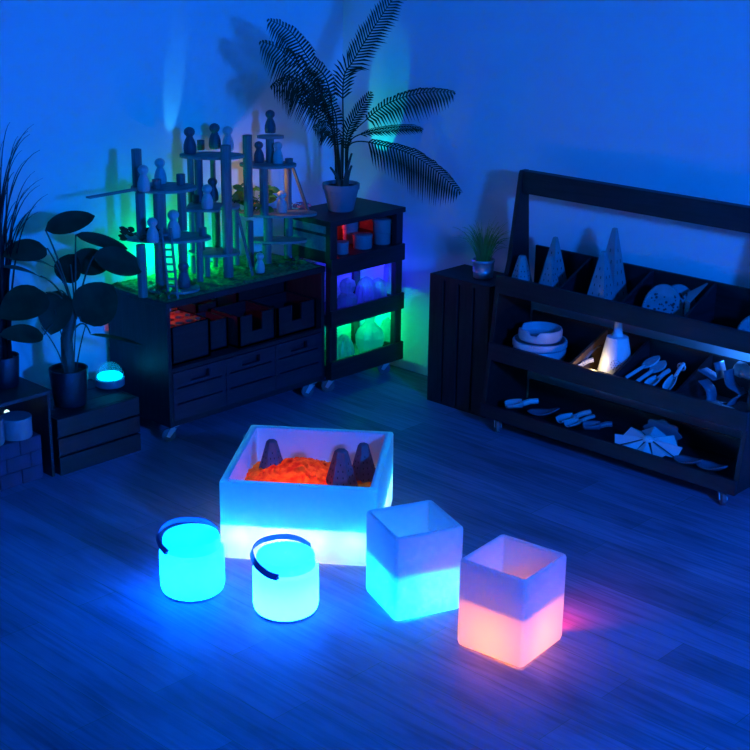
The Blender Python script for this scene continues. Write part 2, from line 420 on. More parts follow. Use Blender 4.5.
# ------------------------------------------------------------------ wooden crates
def crate(name, x0, x1, y0, y1, z0, z1, label, front='y', horizontal=True, n=3, gap=.008, wood_m='darkx'):
    T = thing(name, ((x0+x1)/2, (y0+y1)/2, z0), label, 'crate')
    t = .012
    if front == 'y':
        for (ya, yb) in ((y0, y0+t), (y1-t, y1)):
            hs = (z1-z0)/n
            for k in range(n):
                MB().box((x0, ya, z0+k*hs+gap/2*(k > 0)), (x1, yb, z0+(k+1)*hs-gap/2*(k < n-1))).build('slat', MT[wood_m], T, bevel=.0015)
        for xa in (x0+.002, x1-.002-t): MB().box((xa, y0+t, z0), (xa+t, y1-t, z1)).build('end_panel', MT['blackwood'], T, bevel=.0015)
        ws = (y1-y0-2*t)/3
        for k in range(3): MB().box((x0+.016, y0+t+k*ws+.002, z1-t), (x1-.016, y0+t+(k+1)*ws-.002, z1)).build('slat', MT[wood_m], T, bevel=.0015)
    else:   # stands on end, slats upright
        for xa in (x0, x1-t):
            ws = (y1-y0)/n
            for k in range(n): MB().box((xa, y0+k*ws+gap/2*(k > 0), z0), (xa+t, y0+(k+1)*ws-gap/2*(k < n-1), z1)).build('slat', MT['darkz'], T, bevel=.0015)
        for (za, zb_) in ((z0, z0+t), (z1-.022, z1)): MB().box((x0+.001, y0+.001, za), (x1-.001, y1-.001, zb_)).build('end_panel', MT['darky'], T, bevel=.0015)
        ws = (x1-x0-2*t)/3
        for ya in (y0, y1-t):
            for k in range(3): MB().box((x0+t+k*ws+.003, ya, z0), (x0+t+(k+1)*ws-.003, ya+t, z1-.001)).build('slat', MT['darkz'], T, bevel=.0015)
    return T
crate('slatted_crate', -.757, -.355, .02, .36, 0, .24, 'low slatted dark crate left of the dresser carrying the broad-leaved plant')
crate('upright_crate', .99, 1.235, -.755, -.405, 0, .615, 'upright slatted dark crate at the left end of the rack carrying the grass pot', front='x', n=4, gap=.012)

# left shelf unit, only its right end in view
T = thing('low_shelf', (-1.05, .18, 0), 'low dark open shelf unit at the left edge with thin board top', 'shelf')
lx1 = -.775
MB().box((-1.5, .03, .352), (lx1+.01, .37, .368)).build('top_board', MT['darkx'], T, bevel=.0015)
MB().box((lx1-.012, .035, 0), (lx1, .36, .352)).build('side_panel', MT['darkz'], T, bevel=.001)
MB().box((-1.49, .035, 0), (-1.478, .36, .352)).build('side_panel', MT['darkz'], T)
MB().box((-1.478, .348, .0), (lx1-.012, .36, .15)).build('back_panel', MT['darkx'], T)
# blocks stacked on the floor under it
m = 0
bl = [(-.815, -.91, 0), (-.913, -1.01, 0), (-1.013, -1.12, 0), (-.815, -.865, .062), (-.868, -.975, .062), (-.978, -1.08, .062), (-.815, -.91, .124), (-.913, -1.01, .124), (-1.013, -1.12, .124)]
wh = ['bottom right block of the stack', 'bottom middle block of the stack', 'bottom left block of the stack', 'short right block of the second course', 'middle block of the second course', 'left block of the second course', 'top right block of the stack under the round tin', 'top middle block of the stack', 'top left block of the stack']
for (a, b, z), w in zip(bl, wh):
    whole(MB().box((b, .055, z), (a, .16, z+.0615)), 'wooden_block', MT['brick'], 'dark brick-sized '+w+' under the left shelf', 'block', 'blocks stacked under the left shelf', bevel=.003)
def pot_lidded(x, y, z, r, h, label):
    o = thing('round_tin', (x, y, z), label, 'tin', 'round tins under the left shelf')
    MB().lathe([(r*.97, 0), (r, .004), (r, h*.85)], (x, y, z), 28).build('tin_body', MT['tin'], o, smooth=True)
    MB().lathe([(r*1.01, h*.85), (r*1.01, h*.97), (r*.98, h)], (x, y, z), 28).build('lid', MT['tin'], o, smooth=True)
p = at(18, 436, 'y', .10); pot_lidded(p.x, .107, .186, .061, .085, 'round grey tin on the dark block stack under the left shelf')
p = at(-11, 420, 'y', .10); pot_lidded(p.x, .115, .186, .061, .10, 'round blue-lit tin cut by the left photo edge under the shelf')
p = at(11, 414.5, 'y', .17)
whole(MB().lathe([(.004, -.008), (.011, -.002), (.011, .006), (.004, .012)], (p.x, .20, p.z), 10), 'tiny_lamp', MT['spark'], 'tiny glowing white lamp behind the round tin under the left shelf', 'lamp')

# ------------------------------------------------------------------ plants
def leaf_mesh(base, tip, width, normal, curl=.12, fold=.12, n=10, round_=1.0, point=.0):
    """broad leaf from base to tip"""
    base, tip, normal = V(base), V(tip), V(normal)
    ax = tip-base; L = ax.length; ax.normalize()
    sd = ax.cross(normal).normalized(); nn = sd.cross(ax).normalized()
    m = MB(); vs = []; K = 6
    for i in range(n+1):
        t = i/n
        w = width/2*(math.sin(PI*min(1, max(0, t))**.85)**.62 if 0 < t < 1 else .03)
        c = base+ax*(L*t)-nn*(curl*L*(t-.35)**2*1.4)
        for k in range(-K//2, K//2+1):
            u = k/(K/2)
            vs.append(c+sd*(w*u)+nn*(fold*w*(abs(u)**1.5)))
    q = K+1
    fs = [(i*q+k, i*q+k+1, (i+1)*q+k+1, (i+1)*q+k) for i in range(n) for k in range(K)]
    m.add(vs, fs)
    return m
def pot(parent, x, y, z, r0, r1, h, mat, name='pot', rim=True):
    pr = [(r0*.95, 0), (r0, .004), (r1*.98, h*.80)]
    if rim: pr += [(r1*1.03, h*.80), (r1*1.05, h), (r1*.93, h), (r1*.9, h*.86)]
    else: pr += [(r1, h), (r1*.93, h), (r1*.9, h*.86)]
    MB().lathe(pr, (x, y, z), 32).build(name, MT[mat], parent, smooth=True)
    MB().lathe([(.004, h*.90), (r1*.9, h*.88)], (x, y, z), 24, caps=False).build('soil', MT['soil'], parent)

# broad-leaved plant on the low crate
bp_ = V((-.605, .15, .2405)); PY = .15
T = thing('broad_leaf_plant', bp_, 'dark broad-leaved plant in a black pot on the low crate left of the dresser', 'plant')
pot(T, bp_.x, bp_.y, bp_.z, .066, .079, .155, 'blackpot', rim=False)
trunk_top = at(75, 300, 'y', PY)
MB().tube([bp_+V((0, 0, .12)), bp_+V((.0, 0, .28)), trunk_top], .030, 10, .020).build('trunk', MT['stem'], T, smooth=True)
# px centre, length px, width px, axis angle (deg, image, 0 = right, + = up), dy depth offset, facing: normal mix
LV = [(69.6, 222, 46, 22, 22, -.02, 'f'), (25, 251, 50, 24, 5, .05, 'f'), (22, 270, 46, 18, -18, -.06, 'u'), (102, 241, 48, 13, -14, .02, 'f'),
      (119, 262, 46, 28, -12, -.05, 'f'), (23, 304, 56, 36, 22, -.06, 'f'), (96, 303, 46, 44, 58, -.09, 'f'), (54, 312, 44, 32, 70, -.02, 'f'),
      (22, 334, 50, 20, -4, -.07, 'f'), (117, 338, 48, 8, -8, -.06, 'u'), (91, 262, 36, 28, 10, .03, 'f'), (68, 268, 30, 26, 80, .06, 'f'), (40, 262, 40, 20, 160, .08, 'u')]
for (cx, cy, L, w, ang, dy, face) in LV:
    a = math.radians(ang); c, s = math.cos(a)*L/2, math.sin(a)*L/2
    q = [at(cx-c, cy+s, 'y', PY+dy), at(cx+c, cy-s, 'y', PY+dy)]
    if (q[1]-trunk_top).length < (q[0]-trunk_top).length: q.reverse()
    q[1].y -= .03; q[0].y += .02
    cdir = (CAM-q[0]).normalized()
    nrm = (cdir*(1.0 if face == 'f' else .35)+V((0, 0, .45 if face == 'f' else 1))).normalized()
    wid = w*dist(q[0])/F*1.08
    lf = leaf_mesh(q[0], q[1], wid, nrm, curl=.10, fold=.14).build('leaf', MT['leaf'], T, smooth=True)
    mid = (trunk_top+q[0])/2+V((0, 0, .03))
    MB().tube(bez(bp_+V((0, 0, .25+.1*random.random())) if cy > 325 else trunk_top-V((0, 0, .08)), mid, q[0], 8), .0042, 6, .003).build('petiole', MT['stem'], lf)
for dx, h in ((-.03, .40), (.02, .46), (.045, .36), (-.06, .34)):
    MB().tube(bez(bp_+V((dx*.5, -.02, .13)), bp_+V((dx*.8, -.03, .25)), bp_+V((dx*2.2, -.03, h+.02)), 8), .0035, 5, .002).build('shoot', MT['stem'], T)

# grass plant at the left edge
gp = at(-2, 382, 'z', .368); gp = V((gp.x, .21, .3685))
T = thing('tall_grass_plant', gp, 'tall dark grassy plant in a black pot on the shelf at the left edge', 'plant')
pot(T, gp.x, gp.y, gp.z, .055, .062, .125, 'blackpot', rim=False)
tips = [(34, 124), (28, 131), (10, 122), (40, 150), (30, 134), (35, 171), (43, 178), (40, 185), (48, 194), (36, 206), (34, 208), (30, 212), (-8, 118), (-20, 140), (-30, 170), (-40, 150), (4, 140), (22, 150), (2, 165), (18, 136), (26, 160), (14, 172), (28, 188), (18, 200), (8, 190), (24, 220), (38, 212), (12, 215), (-15, 130), (-5, 150)]
for i, (tx, ty) in enumerate(tips):
    tp = at(tx, ty, 'y', .20+.05*random.uniform(-1, 1)); b0 = gp+V((random.uniform(-.03, .03), random.uniform(-.03, .03), .11))
    ctl = V((b0.x+(tp.x-b0.x)*.18, b0.y, tp.z-(tp.z-b0.z)*.10+.02))
    MB().tube(bez(b0, ctl, tp, 14), .009, 4, .0015, .35).build('grass_blade', MT['darkblade'], T)

# palm in the grey pot on the tower
pc = V((.945, .10, .8405))
pc.x = at(341, 205, 'y', .10).x
T = thing('potted_palm', pc, 'dark feathery palm in a pale grey pot on top of the tall corner shelf', 'plant')
pot(T, pc.x, pc.y, pc.z, .060, .084, .128, 'greypot')
def px(x, y, dy=0): return at(230+.32*x, .32*y, 'y', .10+dy)
def frond(pts, dys, l0, start=.25, droop=.35, nl=30, upbias=0, w=.0085, side=1.0, sweep=.85):
    P = catmull([px(a, b, d) for (a, b), d in zip(pts, dys)], 10)
    m = MB().tube(P, .0042, 6, .0012)
    n = len(P)
    tot = [0]
    for i in range(1, n): tot.append(tot[-1]+(P[i]-P[i-1]).length)
    def pos(s):
        for i in range(1, n):
            if tot[i] >= s or i == n-1:
                t = (s-tot[i-1])/max(1e-6, tot[i]-tot[i-1]); return P[i-1].lerp(P[i], min(1, t)), (P[i]-P[i-1]).normalized()
    view = (CAM-P[n//2]).normalized()
    nl = int(nl*1.12)
    for k in range(nl):
        u = start+(1-start)*(k/(nl-1))
        p, d = pos(tot[-1]*u*.999)
        env = math.sin(PI*min(1, (u-start)/(1-start)*.88+.12))**.6
        ln = l0*env*random.uniform(.9, 1.08)+.01
        sd = d.cross(view).normalized()
        for sg in (-1, 1):
            dirv = (d*sweep+sd*sg*side+view*random.uniform(-.15, .35)).normalized()
            q1 = p+dirv*ln*.5+V((0, 0, -droop*ln*.15)); q2 = p+dirv*ln*.92+V((0, 0, -droop*ln*.75))
            e = d*w*.9
            m.add([p-e*.5, p+e*.5, q1+e*.75+view*.002, q1-e*.75, q2], [(0, 1, 2, 3), (3, 2, 4)])
    return m.build('frond', MT['palm'], T)
frond([(352, 560), (354, 420), (355, 250), (385, 190), (440, 100), (500, 10), (545, -50)], [0, 0, 0, -.04, -.12, -.22, -.28], .105, .38, .25, 34, sweep=1.0)
frond([(335, 560), (328, 430), (305, 260), (250, 190), (190, 100), (120, 60)], [0, 0, -.03, -.05, -.06, -.06], .10, .42, .95, 30, sweep=.6)
frond([(330, 560), (325, 440), (290, 300), (220, 210), (150, 150), (95, 130)], [0, 0, -.05, -.08, -.10, -.10], .115, .38, 1.2, 30, sweep=.6)
frond([(332, 560), (326, 440), (300, 360), (240, 270), (190, 250), (130, 270)], [0, -.02, -.08, -.12, -.14, -.15], .10, .40, 1.3, 28, sweep=.6)
frond([(340, 560), (335, 450), (330, 360), (300, 300), (255, 280), (215, 320)], [0, -.03, -.08, -.12, -.15, -.17], .085, .4, 1.2, 24, sweep=.6)
frond([(366, 560), (370, 440), (425, 375), (500, 320), (600, 290), (700, 288)], [0, 0, -.08, -.2, -.33, -.46], .080, .42, .95, 26, sweep=.7)
frond([(368, 560), (372, 450), (420, 415), (490, 400), (560, 395), (600, 402)], [0, 0, -.07, -.14, -.22, -.28], .062, .45, .35, 22, sweep=1.1, side=.5)
frond([(366, 560), (364, 470), (400, 442), (480, 455), (560, 480), (640, 530), (718, 600)], [0, 0, -.07, -.16, -.26, -.38, -.49], .10, .36, 1.1, 32, sweep=.6)
frond([(362, 560), (362, 450), (372, 400), (400, 350), (440, 290)], [0, -.03, -.05, -.07, -.09], .055, .35, .2, 20, sweep=1.0)
frond([(345, 560), (340, 480), (330, 420), (300, 390), (262, 400)], [0, -.03, -.06, -.09, -.12], .07, .4, 1.0, 20, sweep=.7)
for dx, dy, h, l in ((-.022, 0, .20, -.02), (.01, .01, .22, .006), (.03, -.01, .10, .03), (-.03, -.02, .11, -.06), (.0, -.02, .16, .05)):
    MB().tube(bez(pc+V((dx, dy, .105)), pc+V((dx, dy, .16)), pc+V((dx+l, dy, .105+h)), 8), .0095, 7, .005).build('stem', MT['stem'], T)

# grass pot on the upright crate
gq = V((1.10, -.595, .6155)); gq.y = at(483, 272, 'x', 1.10).y
T = thing('grass_pot', gq, 'small zinc pot of green spiky grass on the upright crate beside the rack', 'plant')
MB().lathe([(.040, 0), (.044, .003), (.046, .03), (.048, .032), (.047, .036), (.049, .072), (.0525, .076), (.052, .085), (.046, .085), (.045, .07)], gq, 32).build('pot', MT['zinc'], T, smooth=True)
MB().lathe([(.003, .074), (.046, .072)], gq, 20, caps=False).build('soil', MT['soil'], T)
m = MB()
for i in range(150):
    a = random.uniform(0, 2*PI); r = random.uniform(.2, 1)
    L = random.uniform(.12, .20); sp = r*random.uniform(.5, 1.15)*L*.85
    b0 = gq+V((math.cos(a)*.03*r, math.sin(a)*.03*r, .072))
    ctl = b0+V((math.cos(a)*sp*.25, math.sin(a)*sp*.25, L*.75)); tp = b0+V((math.cos(a)*sp, math.sin(a)*sp, L*(1.0-.55*r*random.random())))
    m.tube(bez(b0, ctl, tp, 6), .0022, 4, .0005, .4)
tag(m.build('grass_tuft', MT['blade'], T), kind='stuff')

# dome lamp
c = V((at(107, 384, 'z', .24).x, .225, .2405))
T = thing('dome_lamp', c, 'round lamp with clear dome glowing cyan on the low crate behind the plant', 'lamp')
rr = .060
MB().lathe([(rr*.96, 0), (rr*1.03, .004), (rr*1.05, .034), (rr*.9, .036)], c, 32).build('lamp_base', MT['lampbase'], T, smooth=True)
MB().lathe([(rr*.86, .0365), (rr*.9, .044), (rr*.80, .050), (rr*.4, .053), (.003, .054)], c, 28).build('light_disc', MT['bulb'], T, smooth=True)
MB().lathe([(rr*math.cos(t), .0365+rr*1.15*math.sin(t)) for t in [i*PI/2/10*.99 for i in range(11)]], c, 32, caps=False).build('clear_dome', MT['dome'], T, smooth=True)

# ------------------------------------------------------------------ peg-doll village on the dresser
ZT = .6285
m = MB(); nx, ny = 60, 24; vs = []
for i in range(nx+1):
    for j in range(ny+1):
        x = DX0+.012+(DX1-DX0-.024)*i/nx; y = DY0+.006+(DY1-DY0-.012)*j/ny
        e = min(i, nx-i, j, ny-j)
        h = 0 if e == 0 else .004+.010*abs(noise.noise(V((x*30, y*30, 1))))+.003*random.random()
        vs.append((x, y, ZT+h))
m.add(vs, [(i*(ny+1)+j, (i+1)*(ny+1)+j, (i+1)*(ny+1)+j+1, i*(ny+1)+j+1) for i in range(nx) for j in range(ny)])
o = whole(m, 'moss_mat', MT['moss'], 'patchy green moss mat covering the dresser top under the wooden village', 'moss mat', base=((DX0+DX1)/2, (DY0+DY1)/2, ZT))
tag(o, kind='stuff')
ZM = ZT+.013
GB = 'wooden platforms of the peg-doll village'
def board(px_, py_, wpx, y, depth, label, t=.011, shape='oval', z=None):
    p = at(px_, py_, 'y', y); w = wpx*dist(p)/F/2
    # the width lies across the view while x runs obliquely: same radius for a disc
    if z is None: z = p.z
    pts = []; n = 36
    ex = V((RT.x, RT.y, 0)).normalized(); ey = V((FW.x, FW.y, 0)).normalized()
    for k in range(n):
        a = 2*PI*k/n
        c, s = math.cos(a), math.sin(a)
        if shape == 'square':
            q = max(abs(c), abs(s)); c, s = c/q, s/q
        pts.append(V((p.x, y, z-t))+ex*c*w+ey*s*depth/2)
    whole(MB().prism(pts, (0, 0, t)), 'wooden_platform', MT['paleflat'], label, 'platform', GB, base=(p.x, y, z-t))
    return (p.x, y, z)
D1 = board(174, 291, 52, .09, .17, 'lowest round wooden platform on the moss at the left of the village', z=ZM+.012)
D2 = board(167, 236, 88, .10, .20, 'wide oval wooden platform at mid height of the left tower, ladder against it')
D3 = board(164, 186.5, 66, .12, .21, 'round wooden platform at the top of the left tower')
D4 = board(212, 154.5, 65, .21, .16, 'highest middle wooden platform with three peg dolls')
D5 = board(204, 206, 34, .13, .16, 'small square wooden platform right of the left tower', shape='square')
D5b = board(228, 205, 24, .22, .14, 'short wooden platform behind the thick post in the middle')
D6 = board(214, 251, 52, .17, .16, 'low green-lit wooden platform in the middle of the village')
DK = board(268, 163.5, 57, .20, .17, 'round wooden platform above the warm lit posts on the right')
DS = board(270.5, 135.5, 27, .21, .08, 'smallest round wooden platform at the top right with one peg doll')
DO = board(277, 212, 80, .19, .17, 'wide oval wooden platform with leaves in the right tower')
DQ = board(278, 239, 58, .17, .12, 'oval wooden platform under the leafy one in the right tower')
GP = 'wooden posts of the peg-doll village'
def post(px_, y, z0, z1, r, label, mat='pale'):
    x = at(px_, 230, 'y', y).x
    # keep the pixel column at mid height
    zz = (z0+z1)/2
    d = V((x, y, zz))
    for _ in range(4):
        q = d-CAM; sx = 375+F*q.dot(RT)/q.dot(FW); d.x += (px_-sx)*q.dot(FW)/F/RT.x
    whole(MB().lathe([(r-.001, 0), (r, .001), (r, z1-z0-.001), (r-.001, z1-z0)], (d.x, y, z0), 20), 'wooden_post', MT[mat], label, 'post', GP, smooth=True)
e = .0005; tb = .011
post(142, .09, D1[2] if False else ZM, D2[2]-tb-e, .020, 'left front post under the wide oval platform')
post(160.5, .12, D1[2]+e, D2[2]-tb-e, .024, 'striped-shadow post standing on the lowest platform behind the ladder')
post(183, .13, D1[2]+e, D2[2]-tb-e, .020, 'right post between the lowest platform and the wide oval platform')
post(141, .13, D2[2]+e, D3[2]-tb-e, .020, 'left post between the wide oval platform and the left tower top')
post(160, .09, D2[2]+e, D3[2]-tb-e, .026, 'thick middle post between the wide oval platform and the left tower top')
post(182, .14, D2[2]+e, D3[2]-tb-e, .019, 'right post between the wide oval platform and the left tower top')
post(137, .195, D3[2]+e, at(137, 149, 'y', .195).z, .021, 'post standing free on the left edge of the left tower top')
post(227, .10, ZM, at(227, 145, 'y', .10).z, .023, 'tallest thick post in the middle of the village')
post(200, .23, ZM, D4[2]-tb-e, .018, 'dark post under the left of the highest middle platform', 'pegdark')
post(192, .26, ZM, D4[2]-tb-e, .014, 'thin green-lit post at the back of the highest middle platform')
post(214, .28, ZM, D4[2]-tb-e, .012, 'thin post at the back right of the highest middle platform')
post(199, .12, ZM, D5[2]-tb-e, .016, 'short post under the small square platform')
post(217, .22, D6[2]+e, D5b[2]-tb-e, .014, 'short post between the low green-lit platform and the short platform')
post(236, .24, ZM, D5b[2]-tb-e, .014, 'post under the right of the short platform in the middle')
post(207, .17, ZM, D6[2]-tb-e, .014, 'short post under the low green-lit platform')
post(248, .20, DO[2]+e, at(248, 135, 'y', .20).z, .021, 'tall post beside the left of the round platform above the warm light')
post(270, .22, DK[2]+e, DS[2]-tb-e, .019, 'short post carrying the smallest top right platform')
post(264, .18, DO[2]+e, DK[2]-tb-e, .020, 'middle post under the round platform, in front of the warm light')
post(288, .20, DO[2]+e, DK[2]-tb-e, .017, 'right post under the round platform by the warm light')
post(268, .17, DQ[2]+e, DO[2]-tb-e, .021, 'middle post between the two oval platforms of the right tower')
post(289, .18, DQ[2]+e, DO[2]-tb-e, .018, 'right post between the two oval platforms of the right tower')
post(267, .17, ZM, DQ[2]-tb-e, .021, 'middle post on the moss under the right tower')
post(288, .17, ZM, DQ[2]-tb-e, .018, 'right post on the moss under the right tower')
post(250, .17, ZM, DO[2]-tb-e, .017, 'left dark post on the moss under the leafy platform', 'pegdark')
# peg dolls
def pegmesh(): return MB().lathe([(.0185, 0), (.0205, .003), (.0215, .018), (.0205, .034), (.0165, .050), (.0118, .0605), (.0105, .065), (.0125, .069), (.0168, .075), (.0185, .083), (.0168, .0915), (.0115, .0985), (.004, .1020)], n=20)
protos = {}
for k in ('peg', 'pegdark'):
    protos[k] = pegmesh().build('peg_doll', MT[k], None, smooth=True)
first = {}
def peg(px_, py_, D, label, mat='peg', s=1.0):
    z = D[2] if isinstance(D, tuple) else D
    p = at(px_, py_-2.5, 'z', z)
    o = protos[mat]
    if mat in first:
        o = o.copy(); COL.objects.link(o)
    first[mat] = 1
    o.location = (p.x, p.y, z+.0006); o.scale = (s*1.22, s*1.22, s*1.04)
    tag(o, label, 'peg doll', 'peg dolls of the wooden village')
peg(144, 193.5, D3, 'pale peg doll at the left of the left tower top, before the free post')
peg(160.6, 186, D3, 'pale blue-lit peg doll in the middle of the left tower top')
peg(153, 245, D2, 'pale peg doll left of the ladder on the wide oval platform', s=.97)
peg(174, 240, D2, 'pale peg doll behind the ladder top on the wide oval platform', s=1.1)
peg(184, 290, D1, 'dark peg doll right of the ladder on the lowest platform', 'pegdark', 1.05)
peg(190, 156, D4, 'dark peg doll at the left of the highest middle platform', 'pegdark', 1.08)
peg(215, 151, D4, 'dark-bodied peg doll in the middle of the highest middle platform', 'pegdark', 1.05)
peg(228, 153, D4, 'pale peg doll at the right of the highest middle platform')
peg(207.5, 211, D5, 'pale peg doll at the front of the small square platform', s=.97)
peg(213, 203, D5, 'dark peg doll at the back of the small square platform', 'pegdark', .95)
peg(259, 165, DK, 'dark peg doll on the round platform above the warm light', 'pegdark', .9)
peg(278, 166, DK, 'pale peg doll on the round platform above the warm light', s=.92)
peg(270.3, 135.5, DS, 'peg doll alone on the smallest top right platform', 'pegdark', .98)
peg(282, 215, DO, 'pale peg doll beside the leaves on the wide oval platform', s=.95)
peg(260, 275, ZM, 'pale peg doll standing on the moss under the right tower', s=.85)
# little cups
def cup(px_, py_, D, h, r, label, mat='pale'):
    z = D[2] if isinstance(D, tuple) else D
    p = at(px_, py_-2, 'z', z)
    whole(MB().lathe([(r*.92, 0), (r, .002), (r*1.05, h), (r*.85, h), (r*.8, h*.4)], (p.x, p.y, z+.0006), 18), 'wooden_cup', MT[mat], label, 'cup', 'little wooden cups of the village', smooth=True)
cup(157, 191, D3, .04, .018, 'little wooden cup between the two dolls on the left tower top')
cup(181, 187, D3, .045, .018, 'little wooden cup at the right of the left tower top')
cup(203, 238, D2, .035, .016, 'little wooden cup at the right tip of the wide oval platform')
cup(201, 152, D4, .043, .016, 'dark little cup between dolls on the highest middle platform', 'pegdark')
cup(196, 205, D5, .035, .015, 'little cup at the left of the small square platform')
cup(289, 165, DK, .02, .018, 'low little cup at the right edge of the round platform')
# ladder
a0 = at(173.5, 300, 'z', ZT+.001); a1 = at(166, 228, 'y', a0.y+.02)
wv = V((RT.x, RT.y, 0)).normalized()*.0185
T = thing('toy_ladder', a0, 'small pale wooden ladder leaning on the left tower at the dresser front edge', 'ladder')
for sg in (-1, 1):
    m = MB().tube([a0+wv*sg+V((0, 0, .006)), a1+wv*sg], .0058, 6); m.build('rail', MT['pale'], T)
for k in range(9):
    p = a0.lerp(a1, .09+.82*k/8); MB().tube([p-wv, p+wv], .0048, 6).build('rung', MT['pale'], T)
def stick(p0, p1, w, t, label, mat='paleflat'):
    p0, p1 = V(p0), V(p1); d = (p1-p0).normalized(); sd = d.cross(V((0, 0, 1))).normalized(); up = sd.cross(d)
    q = [p0+sd*w/2, p0-sd*w/2, p0-sd*w/2+up*t, p0+sd*w/2+up*t]
    whole(MB().prism(q, p1-p0), 'wooden_plank', MT[mat], label, 'plank', 'loose planks of the village', base=p0 if p0.z < p1.z else p1)
z3 = D3[2]+.001
pa = at(88, 195, 'y', .12); pb = at(140, 184, 'z', z3)
stick((pa.x, .12, z3), (pb.x-.01, .14, z3), .03, .006, 'thin plank jutting out left from the left tower top')
pa = at(234, 210, 'y', .10); pb = at(252, 276, 'z', ZM)
stick((pb.x, pb.y, ZM+.002), (pa.x, pb.y+.05, pa.z), .028, .008, 'thin plank leaning from the moss up to the middle tower', 'pale')
pb = at(307, 210, 'z', DO[2]+.004); pa = at(292, 167, 'y', pb.y+.02)
stick(pb, pa, .022, .007, 'thin plank leaning on the right edge of the round platform', 'pale')
# leaves, cones and bits
def sprig(name, c, n, R, h, lw, label, mat='sprig', cat='sprig', extra=None):
    T = thing(name, c, label, cat)
    st = MB(); lv = MB()
    for k in range(n):
        a = random.uniform(0, 2*PI); r = R*math.sqrt(random.random()); z = random.uniform(.1, 1)*h
        p = c+V((math.cos(a)*r, math.sin(a)*r, z))
        if k % 3 == 0: st.tube(bez(c+V((0, 0, .001)), c+V((0, 0, z*.7)), p, 5), .0014, 4)
        d = V((math.cos(a), math.sin(a), random.uniform(-.3, .6))).normalized()
        b = leaf_mesh(p, p+d*lw*1.6, lw, V((-.5, -.6, .7))+V((random.uniform(-.5, .5), random.uniform(-.5, .5), 0)), n=4)
        lv.add(b.v, b.f)
    st.build('stems', MT['stem'], T); lv.build('leaves', MT[mat], T, smooth=True)
    if extra:
        for (dx, dy, dz) in extra:
            MB().lathe([(.002, 0), (.009, .006), (.010, .012), (.004, .018)], c+V((dx, dy, dz)), 8).build('flower', MT['orange'], T, smooth=True)
    return T
c = at(254, 212, 'z', DO[2]); sprig('leafy_sprig', V((c.x, c.y, DO[2]+.001)), 52, .075, .12, .034, 'bright green leafy sprig with orange flower on the wide oval platform', extra=[(-.02, -.03, .03), (.03, -.04, .01)])
c = at(140, 240, 'z', D2[2]); sprig('dark_sprig', V((c.x, c.y, D2[2]+.001)), 26, .06, .035, .022, 'dark leafy scraps on the left of the wide oval platform', 'leaf')
c = at(231, 205, 'z', D5b[2]); sprig('dark_sprig', V((c.x, c.y, D5b[2]+.001)), 12, .03, .03, .016, 'dark leafy scrap on the short middle platform', 'leaf')
c = at(160, 296, 'z', ZM); sprig('moss_sprig', V((c.x, .06, ZM-.004)), 26, .06, .04, .020, 'low green sprig on the moss left of the ladder foot')
c = at(202, 292, 'z', ZM); sprig('moss_sprig', V((c.x, .05, ZM-.004)), 24, .05, .03, .018, 'low green sprig on the moss right of the lowest platform')
c = at(300, 268, 'z', ZM); sprig('moss_sprig', V((c.x, .05, ZM-.004)), 16, .045, .035, .018, 'low green sprig on the moss at the right end of the dresser')
c = at(298, 208, 'z', DO[2]); sprig('dried_petals', V((c.x, c.y, DO[2]+.001)), 20, .04, .02, .018, 'dried pink petals at the right of the wide oval platform', 'pink')
p = at(292, 250, 'y', .12); q = at(303, 252, 'y', .10)
whole(MB().tube([(p.x, .12, ZM+.007), (q.x, .10, ZM+.007)], .007, 10), 'red_rod', MT['red'], 'short red rod lying on the moss at the right end of the dresser', 'rod', smooth=True)

# ------------------------------------------------------------------ rack on the right wall
RX0, RX1, RYL, RYR = .875, 1.20, -.820, -2.085
T = thing('display_rack', ((RX0+RX1)/2, (RYL+RYR)/2, 0), 'long dark wooden display rack on casters with three divided tiers against the right wall', 'rack')
for ya in (RYL+.012, RYR+.022):
    poly = [(.893, ya, .062), (RX1, ya, .062), (RX1, ya, .60), (1.168, ya, .72), (1.145, ya, 1.028), (1.145, ya, 1.115), (1.138, ya, 1.128), (1.100, ya, 1.128), (1.092, ya, 1.115), (1.036, ya, .74), (1.02, ya, .685), (.966, ya, .675), (.931, ya, .35)]
    MB().prism(poly, (0, -.022, 0)).build('side_frame', MT['blackwood'], T, bevel=.002)
MB().box((1.095, RYR+.001, 1.03), (1.143, RYL-.011, 1.127)).build('top_beam', MT['darky'], T, bevel=.004)
TI = [(.950, .610, .690, .622, .79), (.915, .314, .392, .327, .492), (.875, .060, .120, .077, .165)]
TW = [[-1.14, -1.45, -1.743], [-1.245, -1.458, -1.755], []]
for ti, ((xf, f0, f1, fl, bk), dv) in enumerate(zip(TI, TW)):
    MB().box((xf, RYR, f0), (xf+.018, RYL-.0, f1)).build('front_board', MT['darky'], T, bevel=.0015)
    MB().box((xf+.018, RYR+.03, fl-.012), (RX1-.003, RYL-.03, fl)).build('shelf_board', MT['darky'], T)
    MB().box((RX1-.015, RYR+.03, fl), (RX1-.003, RYL-.03, bk)).build('back_board', MT['blackwood'], T)
    if ti < 2:
        for y in dv:
            q = [(xf+.018, y, fl), (RX1-.015, y, fl), (RX1-.015, y, bk-.004), (xf+.018, y, f1-.002)]
            MB().prism(q, (0, -.012, 0)).build('divider', MT['brownwood' if (ti == 1 and y > -1.3) else 'darkx'], T)
for x, y in ((RX0+.035, RYL-.075), (RX0+.035, RYR+.07), (RX1-.06, RYL-.09), (RX1-.06, RYR+.085)):
    caster(T, (x, y, 0), .062, rz=-2.4, rf=.46)

